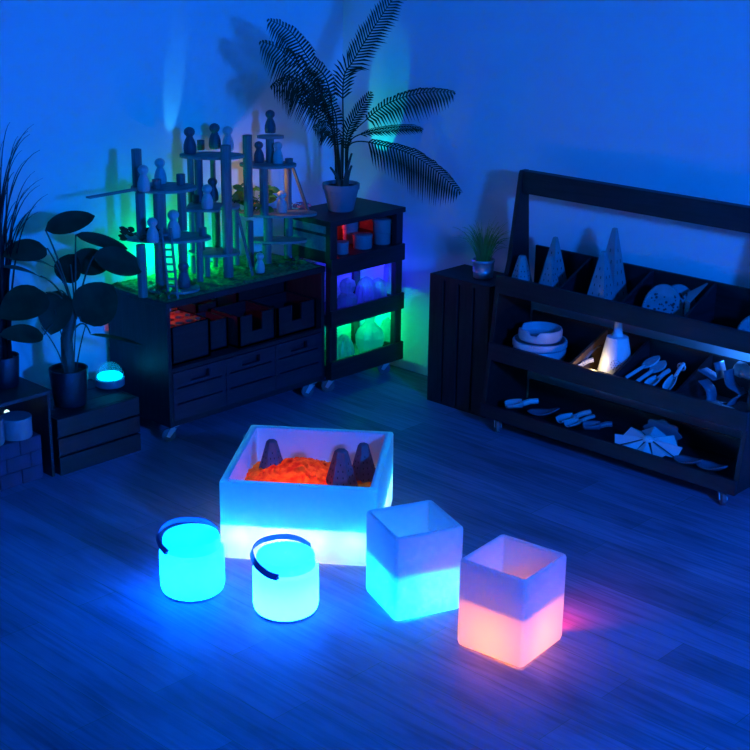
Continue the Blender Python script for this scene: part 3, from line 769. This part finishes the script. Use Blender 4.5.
# perforated cones
def cone(c, h, w, label, n=6, rz=0, mat='cone', group='perforated cones', top=.28, slots=True, name='perforated_cone', rows=5):
    c = V(c); T = thing(name, c, label, 'cone', group)
    R = Matrix.Rotation(rz, 3, 'Z')
    r0 = w/2; r1 = r0*top
    MB().lathe([(r0, 0), (r1, h*.97), (r1*.8, h)], c, n, M=R).build('cone_body', MT[mat], T)
    if slots:
        m = MB()
        for k in range(n):
            a0_, a1_ = 2*PI*k/n, 2*PI*(k+1)/n
            A = R @ V((math.cos(a0_), math.sin(a0_), 0)); Bv = R @ V((math.cos(a1_), math.sin(a1_), 0))
            for j in range(rows):
                t = .16+.7*j/rows
                rr_ = r0+(r1-r0)*t/.97
                for uu in ((.3, .7) if j < rows-1 else (.5,)):
                    p = c+(A*(1-uu)+Bv*uu)*rr_+V((0, 0, h*t))
                    nn = ((A+Bv)/2).normalized()
                    sd = V((-nn.y, nn.x, 0)); up = ((A+Bv)/2*(r1-r0)+V((0, 0, h*.97))).normalized(); no = sd.cross(up)
                    if no.dot(nn) < 0: no = -no
                    q = [p-sd*w*.014-up*h*.022-no*.002, p+sd*w*.014-up*h*.022-no*.002, p+sd*w*.014+up*h*.022-no*.002, p-sd*w*.014+up*h*.022-no*.002]
                    m.prism(q, no*.0026)
        m.build('slots', MT['slot'], T)
    return T
def shelfpt(px_, x=1.0, py_=300): return at(px_, py_, 'x', x)
f1z = .6225
def zat(px_, py_, x): return at(px_, py_, 'x', x).z
def rcone(pxa, apx, apy, x, w, label, **k):
    y = at(pxa, apy+30, 'x', x).y
    cone((x, y, f1z), zat(apx, apy, x)-f1z, w, label, group='cones on the rack', **k)
rcone(521, 520, 255, 1.035, .118, 'small perforated cone at the left end of the top rack tier', rz=.3, top=.3)
rcone(549, 548, 256, 1.025, .12, 'short perforated cone in front of the taller one, second on the top rack tier', n=4, rz=PI/4+.1, top=.2)
rcone(554, 551, 236, 1.12, .145, 'tall narrow perforated cone behind a short one on the top rack tier', n=4, rz=PI/4-.1, top=.17)
rcone(602, 602, 251, 1.022, .148, 'big perforated cone, front one of the pair in the second top compartment', n=4, rz=PI/4, top=.2)
rcone(613, 610, 227, 1.123, .165, 'tallest perforated cone at the back of the pair in the second top compartment', n=4, rz=PI/4, top=.16)
# half-dome sieves and a wedge in the third compartment
def sieve(c, r, th, label, ang, wf=.62):
    """half disc standing on its flat edge, round holes across its face"""
    c = V(c); T = thing('half_round_sieve', c, label, 'sieve', 'half-round sieves on the rack')
    ax = V((math.cos(ang), math.sin(ang), 0)); nr = V((-ax.y, ax.x, 0))
    if nr.dot(CAM-c) < 0: nr = -nr
    pts = [c+ax*r*wf*math.cos(t)+V((0, 0, r*math.sin(t)**.8)) for t in [PI*i/24 for i in range(25)]]
    MB().prism([p-nr*th/2 for p in pts], nr*th).build('sieve_body', MT['cone'], T, bevel=.004)
    m = MB()
    for i in range(34):
        t = random.uniform(.12, PI-.12); q = r*math.sqrt(random.uniform(.05, .8)); rr_ = random.choice((.003, .004, .0055))
        p = c+ax*q*wf*math.cos(t)+V((0, 0, q*.96*math.sin(t)+.004))+nr*(th/2-.001)
        ring = [p+ax*rr_*math.cos(k*PI/5)+V((0, 0, rr_*math.sin(k*PI/5))) for k in range(10)]
        m.prism(ring, nr*.0016)
    tag(m.build('holes', MT['toolmid' if r < .12 else 'slot'], T), kind='stuff')
y = shelfpt(663, 1.05, 300).y; sieve((1.05, y, f1z), .155, .02, 'half-round sieve with many round holes in the third top compartment', -.95, .55)
y = shelfpt(678, 1.125, 295).y; sieve((1.125, y, f1z), .145, .018, 'half-round sieve leaning behind the front one in the third top compartment', -.80, .55)
qa, qb, qc, qd = at(686, 300, 'x', 1.05), at(690, 293, 'x', 1.08), at(708, 284, 'x', 1.12), at(690, 303, 'x', 1.04)
m = MB(); m.prism([V((qa.x, qa.y, f1z)), qa, qb, qc, qd, V((qd.x, qd.y, f1z))], (.018, .014, 0))
whole(m, 'wooden_wedge', MT['cone'], 'pointed wedge leaning against the divider beside the sieves', 'wedge')
y = shelfpt(749, 1.0, 315).y; sieve((1.03, y-.014, f1z), .118, .02, 'small half-round sieve at the right photo edge on the top rack tier', -.9)
# plates on the middle tier
f2z = .3275
def ring_bowl(c, r, h, label, notch=False):
    m = MB(); n = 40; prof = [(.80, 0), (.95, .06), (1.0, .25), (1.0, .85), (.97, 1.0), (.92, 1.0), (.88, .35), (.75, .22)]
    vs = []
    for (q, z) in prof:
        for k in range(n):
            a = 2*PI*k/n
            dz = 0
            if notch and z > .8 and (abs((a-3.4+PI) % (2*PI)-PI) < .22 or abs((a-1.9+PI) % (2*PI)-PI) < .3): dz = -.32
            vs.append(V(c)+V((q*r*math.cos(a), q*r*math.sin(a), (z+dz)*h)))
    P = len(prof)
    fs = [(j*n+k, j*n+(k+1) % n, (j+1)*n+(k+1) % n, (j+1)*n+k) for j in range(P-1) for k in range(n)]
    fs += [tuple(range(n))[::-1], tuple((P-1)*n+k for k in range(n))]
    m.add(vs, fs)
    return whole(m, 'round_tray', MT['enamel'], label, 'tray', 'round trays stacked on the rack', smooth=True)
y = shelfpt(540, 1.05, 340).y; z = f2z+.0
cxr = 1.05
ring_bowl((cxr, y, z), .116, .056, 'bottom round tray of the stack on the middle rack tier')
ring_bowl((cxr, y, z+.0565), .120, .034, 'middle round tray of the stack on the middle rack tier')
ring_bowl((cxr, y, z+.091), .096, .052, 'top round tray with a notched rim, smallest of the stack', True)
# warm lit compartment: brush, spoon, cone lamp
def handled(kind, c, d, L, label, mat='tool', tilt=.0, wid=.035, group=None, head=None, name=None, cat=None):
    """scoop/spoon: bowl head plus handle"""
    c = V(c); d = V((d[0], d[1], tilt)).normalized(); sd = d.cross(V((0, 0, 1))).normalized(); up = sd.cross(d)
    T = thing(name or kind, c, label, cat or kind, group)
    hL = head or L*.45
    if kind == 'scoop':
        m = MB(); n = 9; K = 8; vs = []
        for i in range(n+1):
            t = i/n; w = wid/2*(math.sin(PI*(.10+.62*t)))**.6*(1 if t < .95 else .9); dep = wid*.45*(1-.35*t)
            for k in range(K+1):
                a = PI*k/K
                vs.append(c+d*(hL*t)+sd*(-w*math.cos(a))+up*(dep-dep*math.sin(a)+.002))
        m.add(vs, [(i*(K+1)+k, i*(K+1)+k+1, (i+1)*(K+1)+k+1, (i+1)*(K+1)+k) for i in range(n) for k in range(K)])
        o = m.build('scoop_head', MT[mat], T, smooth=True); md = o.modifiers.new('thickness', 'SOLIDIFY'); md.thickness = .0025
        MB().tube([c-d*(L-hL)+up*wid*.42, c-d*(L-hL)*.5+up*wid*.40, c+d*hL*.08+up*wid*.25], wid*.17, 8).build('handle', MT[mat], T, smooth=True)
    elif kind == 'paddle':
        pts = []; n = 18
        for i in range(n+1):
            t = i/n; pts.append((hL*t, wid/2*math.sin(PI*min(1, .06+.94*t))**.7))
        poly = [c+d*a+sd*b for a, b in pts]+[c+d*a-sd*b for a, b in pts[::-1]]
        MB().prism(poly, up*.008).build('blade', MT[mat], T, smooth=False)
        MB().tube([c-d*(L-hL)+up*.006, c+d*.01+up*.005], wid*.14, 8).build('handle', MT[mat], T, smooth=True)
    elif kind == 'leaf':
        b = leaf_mesh(c, c+d*L, wid, up+V((0, 0, .2)), curl=-.5, fold=.35)
        o = b.build('leaf_dish', MT[mat], T, smooth=True); md = o.modifiers.new('thickness', 'SOLIDIFY'); md.thickness = .004
    return T
p = at(584, 364, 'z', f2z+.05); handled('scoop', (p.x, p.y, f2z+.035), (-.5, .5), .12, 'pale scoop at the left of the warm lit compartment', 'tool', -.15, .06, 'scoops on the rack', .075)
p0 = at(583, 362, 'x', 1.0); p1 = at(597, 346, 'x', 1.12)
T = thing('glossy_spoon', (p0.x, p0.y, f2z+.01), 'glossy grey spoon leaning up in the warm lit compartment', 'spoon')
MB().tube([p0, p0.lerp(p1, .5)+V((0, 0, .006)), p1], .008, 8, .011, .5).build('handle', MT['zinc'], T, smooth=True)
MB().lathe([(.002, -.006), (.012, -.004), (.017, 0), (.012, .003), (.002, .004)], p1, 14, sx=1.2).build('bowl', MT['zinc'], T, smooth=True)
ycn = shelfpt(616, 1.07, 360).y
cc = V((1.07, ycn, f2z)); hz = zat(616, 336, 1.07)-f2z
T = thing('funnel_bottle', cc, 'white cone-shaped bottle with spout and round vents in the warm lit compartment', 'bottle')
r0c = .080
MB().lathe([(r0c, 0), (r0c, .006), (r0c*.56, hz), (r0c*.45, hz+.004)], cc, 32).build('bottle_body', MT['white'], T, smooth=True)
MB().lathe([(.024, hz+.004), (.022, hz+.012), (.019, hz+.02), (.015, hz+.064), (.010, hz+.067)], cc, 24).build('spout', MT['white'], T, smooth=True)
dc = (CAM-cc); dc.z = 0; dc.normalize(); m = MB()
for r_, n_ in ((.020, 12), (.010, 6), (0, 1)):
    for k in range(n_):
        a = 2*PI*k/n_; u_ = r_*math.cos(a); zz = .075+r_*math.sin(a); sdv = V((-dc.y, dc.x, 0))
        rr_ = r0c+(r0c*.56-r0c)*(zz-.006)/(hz-.006)
        p = cc+dc*(math.sqrt(max(0, rr_**2-u_**2))-.0005)+sdv*u_+V((0, 0, zz))
        m.prism([p+sdv*.0022*math.cos(j*PI/3)+V((0, 0, .0022*math.sin(j*PI/3))) for j in range(6)], dc*.0012)
m.build('vents', MT['slot'], T)
# pale tongs and scoops in the third compartment
GT = 'pale tools on the middle rack tier'
p = shelfpt(640, .98, 372)
for (pa_, pb_, xa, xb, kind, lab, w) in (
    ((626, 379), (660, 357), 0.980, 1.130, 'paddle', 'long pale wooden tool at the left of the tool compartment', .055),
    ((637, 383), (666, 362), 0.980, 1.120, 'paddle', 'long pale paddle second from left in the tool compartment', .062),
    ((650, 387), (672, 374), 0.970, 1.080, 'scoop', 'pale short scoop at the front of the tool compartment', .055),
    ((668, 389), (686, 365), 0.980, 1.110, 'scoop', 'pale ladle with ring end at the right of the tool compartment', .045)):
    A = at(*pa_, 'x', xa); Bq = at(*pb_, 'x', xb)
    dv_ = Bq-A; L = dv_.length
    handled(kind, A+dv_*(.5 if kind == 'paddle' else .42), (dv_.x, dv_.y) if kind == 'paddle' else (-dv_.x, -dv_.y), L, lab, 'tool', (dv_.z if kind == 'paddle' else -dv_.z), w, GT, L*.5, name='pale_'+kind, cat=kind)
A = at(681.5, 367, 'x', 1.09)
whole(MB().tube([A+V((.0, .017*math.cos(t), .014*math.sin(t))) for t in [2*PI*i/16 for i in range(17)]], .004, 6), 'pale_ring', MT['tool'], 'pale ring lying at the top right of the tool compartment', 'ring', smooth=True)
# curled paper-like strip shape in the right compartment
def ribbon(pxs, x0, w, label, mat='toolmid'):
    pts = catmull([at(a, b, 'x', x0+dx) for a, b, dx in pxs], 6)
    m = MB(); vs = []
    for p in pts: vs += [p+V((-w/2*.8, w/2*.3, 0)), p+V((w/2*.8, -w/2*.3, .004))]
    m.add(vs, [(2*i, 2*i+1, 2*i+3, 2*i+2) for i in range(len(pts)-1)])
    o = whole(m, 'curved_strip', MT[mat], label, 'strip', 'curled strips on the rack', smooth=True)
    md = o.modifiers.new('thickness', 'SOLIDIFY'); md.thickness = .005; return o
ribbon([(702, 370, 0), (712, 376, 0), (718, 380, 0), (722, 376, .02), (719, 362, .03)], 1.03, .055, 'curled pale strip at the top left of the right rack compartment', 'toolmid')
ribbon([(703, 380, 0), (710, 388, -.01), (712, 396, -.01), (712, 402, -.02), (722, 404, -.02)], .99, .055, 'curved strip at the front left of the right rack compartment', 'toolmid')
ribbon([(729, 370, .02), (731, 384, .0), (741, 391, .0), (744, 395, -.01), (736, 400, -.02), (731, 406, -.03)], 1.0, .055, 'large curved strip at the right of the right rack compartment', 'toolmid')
# torch in the right compartment
A = at(737, 368, 'x', 1.10); Bq = at(752, 374, 'x', 1.09)
T = thing('torch', A, 'fat pale torch shining blue at the right photo edge on the middle rack tier', 'torch')
dd = (Bq-A).normalized(); q = dd.to_track_quat('Z', 'Y').to_matrix()
MB().lathe([(.026, 0), (.030, .003), (.031, .03), (.027, .034), (.024, .12)], A, 24, M=q).build('torch_body', MT['white'], T, smooth=True)
MB().lathe([(.024, -.0015), (.024, -.0005)], A, 20, M=q).build('lens', MT['torchlens'], T)
# bottom tier
f3z = .0775
GL = 'pale scoops and leaf dishes on the bottom rack tier'
def btool(kind, a, b, xa, xb, lab, w, mat='tool', head=.5, dz=.012, flip=False):
    A = at(*a, 'z', f3z+.03+dz); Bq = at(*b, 'z', f3z+.045+dz)
    A.z = f3z+.008+dz; Bq.z = f3z+.02+dz
    if kind == 'leaf': A.z = Bq.z = f3z+.02
    dv_ = Bq-A; L = dv_.length
    if kind == 'leaf': handled('leaf', A, (dv_.x, dv_.y), L, lab, mat, 0, w, GL, name='leaf_dish', cat='dish')
    else: handled('scoop', A+dv_*head, (-dv_.x, -dv_.y), L, lab, mat, 0, w, GL, L*head, name='wooden_scoop')
btool('scoop', (506, 405), (538, 401), .945, 1.03, 'pale scoop at the far left of the bottom rack tier', .075, head=.52)
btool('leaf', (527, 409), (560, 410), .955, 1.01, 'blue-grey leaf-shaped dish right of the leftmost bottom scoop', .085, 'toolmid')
btool('scoop', (559, 420), (590, 411), .935, 1.05, 'pale scoop second from left on the bottom rack tier', .065, head=.5)
btool('scoop', (567, 424), (594, 414), .92, 1.02, 'pale narrow scoop lying against the second bottom scoop', .05, head=.5)
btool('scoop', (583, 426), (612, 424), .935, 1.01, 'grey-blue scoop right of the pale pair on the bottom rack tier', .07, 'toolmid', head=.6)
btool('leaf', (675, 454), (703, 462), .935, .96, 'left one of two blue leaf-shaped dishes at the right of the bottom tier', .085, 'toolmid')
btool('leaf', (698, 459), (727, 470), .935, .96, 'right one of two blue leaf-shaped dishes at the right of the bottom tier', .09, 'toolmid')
# the white petalled star
A = at(648, 442, 'z', f3z+.05); A.z = f3z+.05
T = thing('petal_star', (A.x, A.y, f3z), 'white folded paper flower with pleated petals on the bottom rack tier', 'flower')
m = MB()
for k in range(8):
    a = 2*PI*k/8+.2; w = .385; L = .150 if k % 2 == 0 else .135
    def P_(t, u, h): return A+V((math.cos(a+u)*L*t*.62, math.sin(a+u)*L*t*1.0, h+math.cos(a+u)*t*.03))
    vs = [P_(.12, 0, .014), P_(1, -w, -.018), P_(1.02, 0, .006), P_(1, w, -.018)]
    m.add(vs, [(0, 1, 2), (0, 2, 3)])
o = m.build('petals', MT['white'], T); md = o.modifiers.new('thickness', 'SOLIDIFY'); md.thickness = .003
MB().lathe([(.022, .006), (.024, .016), (.016, .026), (.004, .029)], A, 20).build('centre', MT['white'], T, smooth=True)
A = at(662, 432, 'x', 1.10)
m = MB(); pts = []
for k in range(40):
    a = 2*PI*k/40; r = .085*(1+.10*math.cos(8*a)); pts.append(V((1.10, A.y+r*math.cos(a), f3z+.058+r*.6*math.sin(a))))
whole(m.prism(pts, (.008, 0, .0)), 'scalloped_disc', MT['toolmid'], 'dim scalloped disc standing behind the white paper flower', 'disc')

# ------------------------------------------------------------------ glowing sand box, cubes, lanterns
def rrect(w, d, r, n=6):
    out = []
    for cx, cy, a0_ in ((w-r, d-r, 0), (r, d-r, PI/2), (r, r, PI), (w-r, r, 1.5*PI)):
        for k in range(n+1):
            a = a0_+PI/2*k/n; out.append((cx+r*math.cos(a), cy+r*math.sin(a)))
    return out
def glow_box(name, x, y, ang, w, d, h, fl, t, r, label, cat, group=None, sealed=True, taper=0.0):
    """hollow moulded plastic: outer wall, rim, inner wall, inner floor at height fl"""
    T = thing(name, (x, y, 0), label, cat, group, ang)
    def ring(inset, z, rr, sc=0): return [V((x+inset+px_*(w-2*inset)/w, y+inset+py_*(d-2*inset)/d, z)) for px_, py_ in rrect(w, d, max(.004, rr))]
    def loft(rings, cap0=False, cap1=False):
        m = MB(); n = len(rings[0]); vs = [p for rg in rings for p in rg]
        fs = [(j*n+k, j*n+(k+1) % n, (j+1)*n+(k+1) % n, (j+1)*n+k) for j in range(len(rings)-1) for k in range(n)]
        if cap0: fs.append(tuple(range(n))[::-1])
        if cap1: fs.append(tuple((len(rings)-1)*n+k for k in range(n)))
        return m.add(vs, fs)
    loft([ring(.010, .004, r), ring(.003, .010, r), ring(0, .022, r), ring(0, fl, r), ring(0, h-.010, r), ring(.002, h-.003, r), ring(t*.35, h, r), ring(t*.65, h, r*.8), ring(t-.002, h-.003, r*.7), ring(t, h-.012, r*.6), ring(t, fl+.004, r*.6), ring(t+.006, fl, r*.6)]).build('shell', MT['box'], T, smooth=True)
    if sealed:
        sh = T.children[-1]; nn_ = len(ring(0, 0, r)); sh.data.materials.append(MT['rim'])
        for p in sh.data.polygons:
            if min(p.vertices)//nn_ >= 7: p.material_index = 1
    if sealed:
        loft([ring(0.001, fl, r), ring(t, fl, r*.6)]).build('added_slot_filter', MT['slot_filter'], T)  # unseen ring added to tint the light entering the wall slot
    return T, ring, loft
def light(name, kind, loc, col, e, r=.03, **k):
    l = bpy.data.lights.new(name, kind); l.color = col; l.energy = e
    if kind in ('POINT', 'SPOT'): l.shadow_soft_size = r
    for a, b in k.items(): setattr(l, a, b)
    o = bpy.data.objects.new(name, l); COL.objects.link(o); o.location = loc
    return o
def aim(o, tgt): o.rotation_euler = (V(tgt)-V(o.location)).to_track_quat('-Z', 'Y').to_euler()
def loc2w(T, px_, py_, z):
    a = T.rotation_euler.z; c, s = math.cos(a), math.sin(a)
    return V((T.location.x+px_*c-py_*s, T.location.y+px_*s+py_*c, z))

# big sand box
BW, BD, BH, BF = .554, .574, .2995, .135
SB, ring, loft = glow_box('sand_box', -.7951, -1.0152, -.921, BW, BD, BH, BF, .030, .014, 'large square glowing white plastic box holding orange sand and three dark cones', 'box')
# orange beads, a lumpy sheet on the inner floor
m = MB(); n = 70; vs = []
for i in range(n+1):
    for j in range(n+1):
        u, v = i/n, j/n; X = .0305+u*(BW-.061); Y = .0305+v*(BD-.061)
        hgt = .092*math.exp(-((u-.42)**2/.09+(v-.62)**2/.10))+.03*math.exp(-((u-.10)**2/.04+(v-.55)**2/.1))+.02*math.exp(-((u-.93)**2/.02+(v-.5)**2/.1))
        l = noise.noise(V((u*16, v*16, 3.1))); l2 = noise.noise(V((u*38, v*38, 7.7)))
        hgt += .022*abs(l)+.012*abs(l2)+.006
        vs.append(loc2w(SB, X, Y, 0)*1+V((0, 0, BF+.004+hgt)))
m.add(vs, [(i*(n+1)+j, (i+1)*(n+1)+j, (i+1)*(n+1)+j+1, i*(n+1)+j+1) for i in range(n) for j in range(n)])
o = whole(m, 'orange_sand', MT['sand'], 'heap of glowing orange sand inside the large glowing box', 'sand', base=loc2w(SB, BW/2, BD/2, BF+.005), smooth=True)
tag(o, kind='stuff')
def in_box(px_, py_, dz): return at(px_, py_, 'z', BF+dz)
CG = 'dark cones in the sand box'
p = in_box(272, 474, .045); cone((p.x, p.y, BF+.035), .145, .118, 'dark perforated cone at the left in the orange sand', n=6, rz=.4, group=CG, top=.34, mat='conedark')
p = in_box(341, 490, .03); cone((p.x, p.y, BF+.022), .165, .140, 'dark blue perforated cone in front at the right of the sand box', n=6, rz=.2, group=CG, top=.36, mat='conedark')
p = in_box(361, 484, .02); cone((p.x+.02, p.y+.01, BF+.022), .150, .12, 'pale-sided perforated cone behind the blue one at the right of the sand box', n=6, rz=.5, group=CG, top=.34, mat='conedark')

CS, CH = .243, .302
C1, _, _ = glow_box('cube_planter', -.7052, -1.7706, -.393, CS, CS, CH, .150, .016, .013, 'tall open glowing cyan cube beside the sand box, left of the pink one', 'planter', sealed=False)
C2, _, _ = glow_box('cube_planter', -.6472, -2.2422, .101, CS, CS, CH, .155, .016, .013, 'tall open glowing pink and violet cube at the front right', 'planter', sealed=False)
for T_, fl in ((C1, .150), (C2, .155)):
    x, y = T_.location.x, T_.location.y
    m = MB(); q = [V((x+.0165+a*(CS-.033)/CS, y+.0165+b*(CS-.033)/CS, fl)) for a, b in rrect(CS, CS, .012)]
    m.add(q, [tuple(range(len(q)))]); m.build('inner_floor', MT['box'], T_)

def lantern(c, label, strap):
    c = V(c); R = .1075
    T = thing('lantern', c, label, 'lantern', 'glowing cyan lanterns')
    prof = [(R*.90, .009), (R*.96, .015), (R*.985, .024)]
    o1 = MB().lathe(prof+[(R, .034), (R, .150), (R*.985, .158), (R*.90, .166)], c, 96, caps=False, ridge=.012).build('ribbed_body', MT['lantern'], T, smooth=True)
    MB().lathe([(R*.90, .166), (R*.885, .172), (R*.885, .196), (R*.86, .203), (R*.80, .205), (R*.4, .2045), (.002, .2045)], c, 64, caps=False).build('lid', MT['lanternlid'], T, smooth=True)
    MB().lathe([(R*.90, .0), (R*.91, .009)], c, 48, caps=True).build('base', MT['lampbase'], T)  # dark inset foot put in for the contact shadow line under the body
    # leather strap from the front left to the back right of the neck
    pts = [V(p) for p in strap]; m = MB(); vs = []; n = len(pts)
    for i, p in enumerate(pts):
        rad = V((p.x-c.x, p.y-c.y, 0)); rad = rad.normalized() if rad.length > .02 else V((0, 0, 1))
        tg = (pts[min(i+1, n-1)]-pts[max(i-1, 0)]).normalized()
        nrm = (rad+V((0, 0, .35))).normalized(); nrm = (nrm-tg*nrm.dot(tg)).normalized()
        sd = tg.cross(nrm).normalized(); w = .0108
        vs += [p-sd*w-nrm*.0015, p+sd*w-nrm*.0015, p+sd*w+nrm*.0015, p-sd*w+nrm*.0015]
    fs = [(4*i+k, 4*i+(k+1) % 4, 4*i+4+(k+1) % 4, 4*i+4+k) for i in range(n-1) for k in range(4)]+[(3, 2, 1, 0), (4*n-4, 4*n-3, 4*n-2, 4*n-1)]
    h = m.add(vs, fs).build('handle', MT['handle'], T, smooth=True)
    h['label'] = 'dark blue strap handle'
    e0 = pts[0]; d = V((e0.x-c.x, e0.y-c.y, 0)).normalized(); q = d.to_track_quat('Z', 'Y').to_matrix()
    MB().lathe([(.005, .001), (.005, .004), (.002, .006)], e0, 10, M=q).build('rivet', MT['rivet'], h, smooth=True)
    return T
def strap_path(c, pxs):
    """strap resting against the lid: angle round the neck, height, extra radius"""
    R = .1075*.885+.004; out = []
    for ang, z, ex in pxs: out.append(V((c[0]+(R+ex)*math.cos(ang), c[1]+(R+ex)*math.sin(ang), z)))
    return catmull(out, 6)
vang = math.atan2(CAM.y+1.1, CAM.x+1.0)      # towards the camera
def rel(a): return vang-math.radians(a)       # a>0 = clockwise = towards image left
_p = at(193, 590, 'z', 0); L1 = (_p.x, _p.y, 0); _p = at(286, 609.5, 'z', 0); L2 = (_p.x, _p.y, 0)
lantern(L1, 'left glowing cyan lantern with its blue strap fallen back', strap_path(L1, [(rel(52), .172, .002), (rel(72), .188, .008), (rel(95), .208, .012), (rel(125), .217, .006), (rel(155), .219, .001), (rel(185), .216, -.002), (rel(212), .212, .001), (rel(240), .200, .003)]))
lantern(L2, 'right glowing lantern, whiter at its foot, in front of the sand box', strap_path(L2, [(rel(18), .166, .003), (rel(38), .176, .008), (rel(62), .198, .014), (rel(92), .214, .010), (rel(125), .219, .003), (rel(155), .219, -.002), (rel(185), .217, -.001), (rel(212), .211, .001), (rel(238), .200, .003)]))

# ------------------------------------------------------------------ lights
# lamps inside the glowing things, and an added light under the sand
p = loc2w(SB, BW/2, BD/2, .06)
for a, b in [(q_, e_) for q_ in (.14, .38, .62, .86) for e_ in (.06, .94)]+[(e_, q_) for q_ in (.14, .38, .62, .86) for e_ in (.06, .94)]:
    light('sand_box_lamp', 'POINT', loc2w(SB, BW*a, BD*b, .098), (.12, .66, 1.0), .34, .02)
light('added_sand_light', 'POINT', loc2w(SB, BW*.40, BD*.38, BF-.025), (1.0, .30, .02), 2.4, .03)  # no lamp of the box: added under the sheet to brighten the sand
light('cube_lamp_cyan', 'POINT', loc2w(C1, CS/2, CS/2, .07), (.0, .26, 1.0), 8, .04)
light('cube_lamp_pink', 'POINT', loc2w(C2, CS/2, CS/2, .07), (1.0, .23, .0), 2.3, .04)
light('lantern_lamp', 'POINT', (L1[0], L1[1], .09), (.0004, .115, 1.0), 72, .05)
light('lantern_lamp', 'POINT', (L2[0], L2[1], .042), (.0045, .115, 1.0), 84, .045)
# village and tower lamps, and lights added for effect
light('village_green_lamp', 'POINT', (at(161, 255, 'y', .35).x, .35, .725), (.0, 1.0, .28), 2.2, .012)
light('village_green_lamp', 'POINT', (at(200, 262, 'y', .35).x, .35, .69), (.0, 1.0, .28), 1.1, .012)
light('village_warm_lamp', 'POINT', (at(267, 190, 'y', .225).x, .225, 1.0), (1.0, .50, .16), .42, .008)
light('tower_red_lamp', 'POINT', (.955, .232, .715), (1.0, .02, .003), .42, .006)
light('tower_blue_light', 'POINT', (1.12, .17, .49), (.018, .012, 1.0), 2.6, .005)
light('tower_blue_light', 'POINT', (.93, -.03, .577), (.03, .06, 1.0), .8, .004)  # extra light hidden behind the rail, added to brighten the ornaments
light('tower_green_light', 'POINT', (.93, -.03, .332), (.0, 1.0, .30), .45, .004)  # likewise added out of sight, lifts the ornaments of the green tier
light('tower_green_light', 'POINT', (1.12, .17, .25), (.0, 1.0, .25), 2.4, .005)
light('block_red_lamp', 'POINT', (-.10, .17, .575), (1.0, .03, .005), .8, .012)
light('shelf_warm_lamp', 'POINT', (.96, at(594, 366, 'x', .96).y, .405), (1.0, .74, .32), .30, .008)
q = at(738, 362, 'x', 1.09); light('shelf_blue_lamp', 'POINT', (1.13, q.y+.05, .535), (.02, .20, 1.0), 1.3, .01)
k = light('added_pink_spot', 'SPOT', loc2w(C2, CS+.012, CS*.45, .07), (1.0, .02, .10), 5.5, .01, spot_size=math.radians(92), spot_blend=1.0)  # spot added outside the cube to make the pink pool on the floor
aim(k, loc2w(C2, CS+.10, CS*.38, 0))
k = light('added_teal_spot', 'SPOT', (1.06, .21, .86), (.0, .85, .62), 7, .004, spot_size=math.radians(30), spot_blend=.15)  # spot added to throw the teal patch on the wall behind the palm
aim(k, at(384, 118, 'x', WX))
k = light('added_beam_spot', 'SPOT', (at(178, 190, 'y', .33).x, .33, 1.0), (.05, .55, 1.0), 6, .003, spot_size=math.radians(17), spot_blend=.7)  # spot added to draw the pale beam on the wall above the village
aim(k, at(172, 100, 'y', WY))
k = light('room_fill_light', 'AREA', (-3.4, -3.0, 2.55), (.0, .22, .9), 13, shape='DISK', size=.8)
aim(k, (1.0, -.9, .5))
# the blue room light, from behind the camera's right
k = light('room_blue_light', 'AREA', (-1.4, -5.5, 2.05), (.0, .128, 1.0), 252, shape='DISK', size=.35)
aim(k, (.5, -.1, .9))
w = bpy.data.worlds.new('world'); S.world = w; w.use_nodes = True
w.node_tree.nodes['Background'].inputs[0].default_value = (.0, .042, .24, 1)
w.node_tree.nodes['Background'].inputs[1].default_value = .5

_g = MT['slot_filter'].node_tree.nodes
for q in _g:
    if q.type == 'BSDF_TRANSPARENT': q.inputs['Color'].default_value = (.0, .95, 1.0, 1)
# ------------------------------------------------------------------ view
S.view_settings.view_transform = 'Standard'; S.view_settings.look = 'None'
S.view_settings.gamma = 1; S.view_settings.exposure = 0
S.cycles.use_denoising = True
S.cycles.sample_clamp_indirect = 6
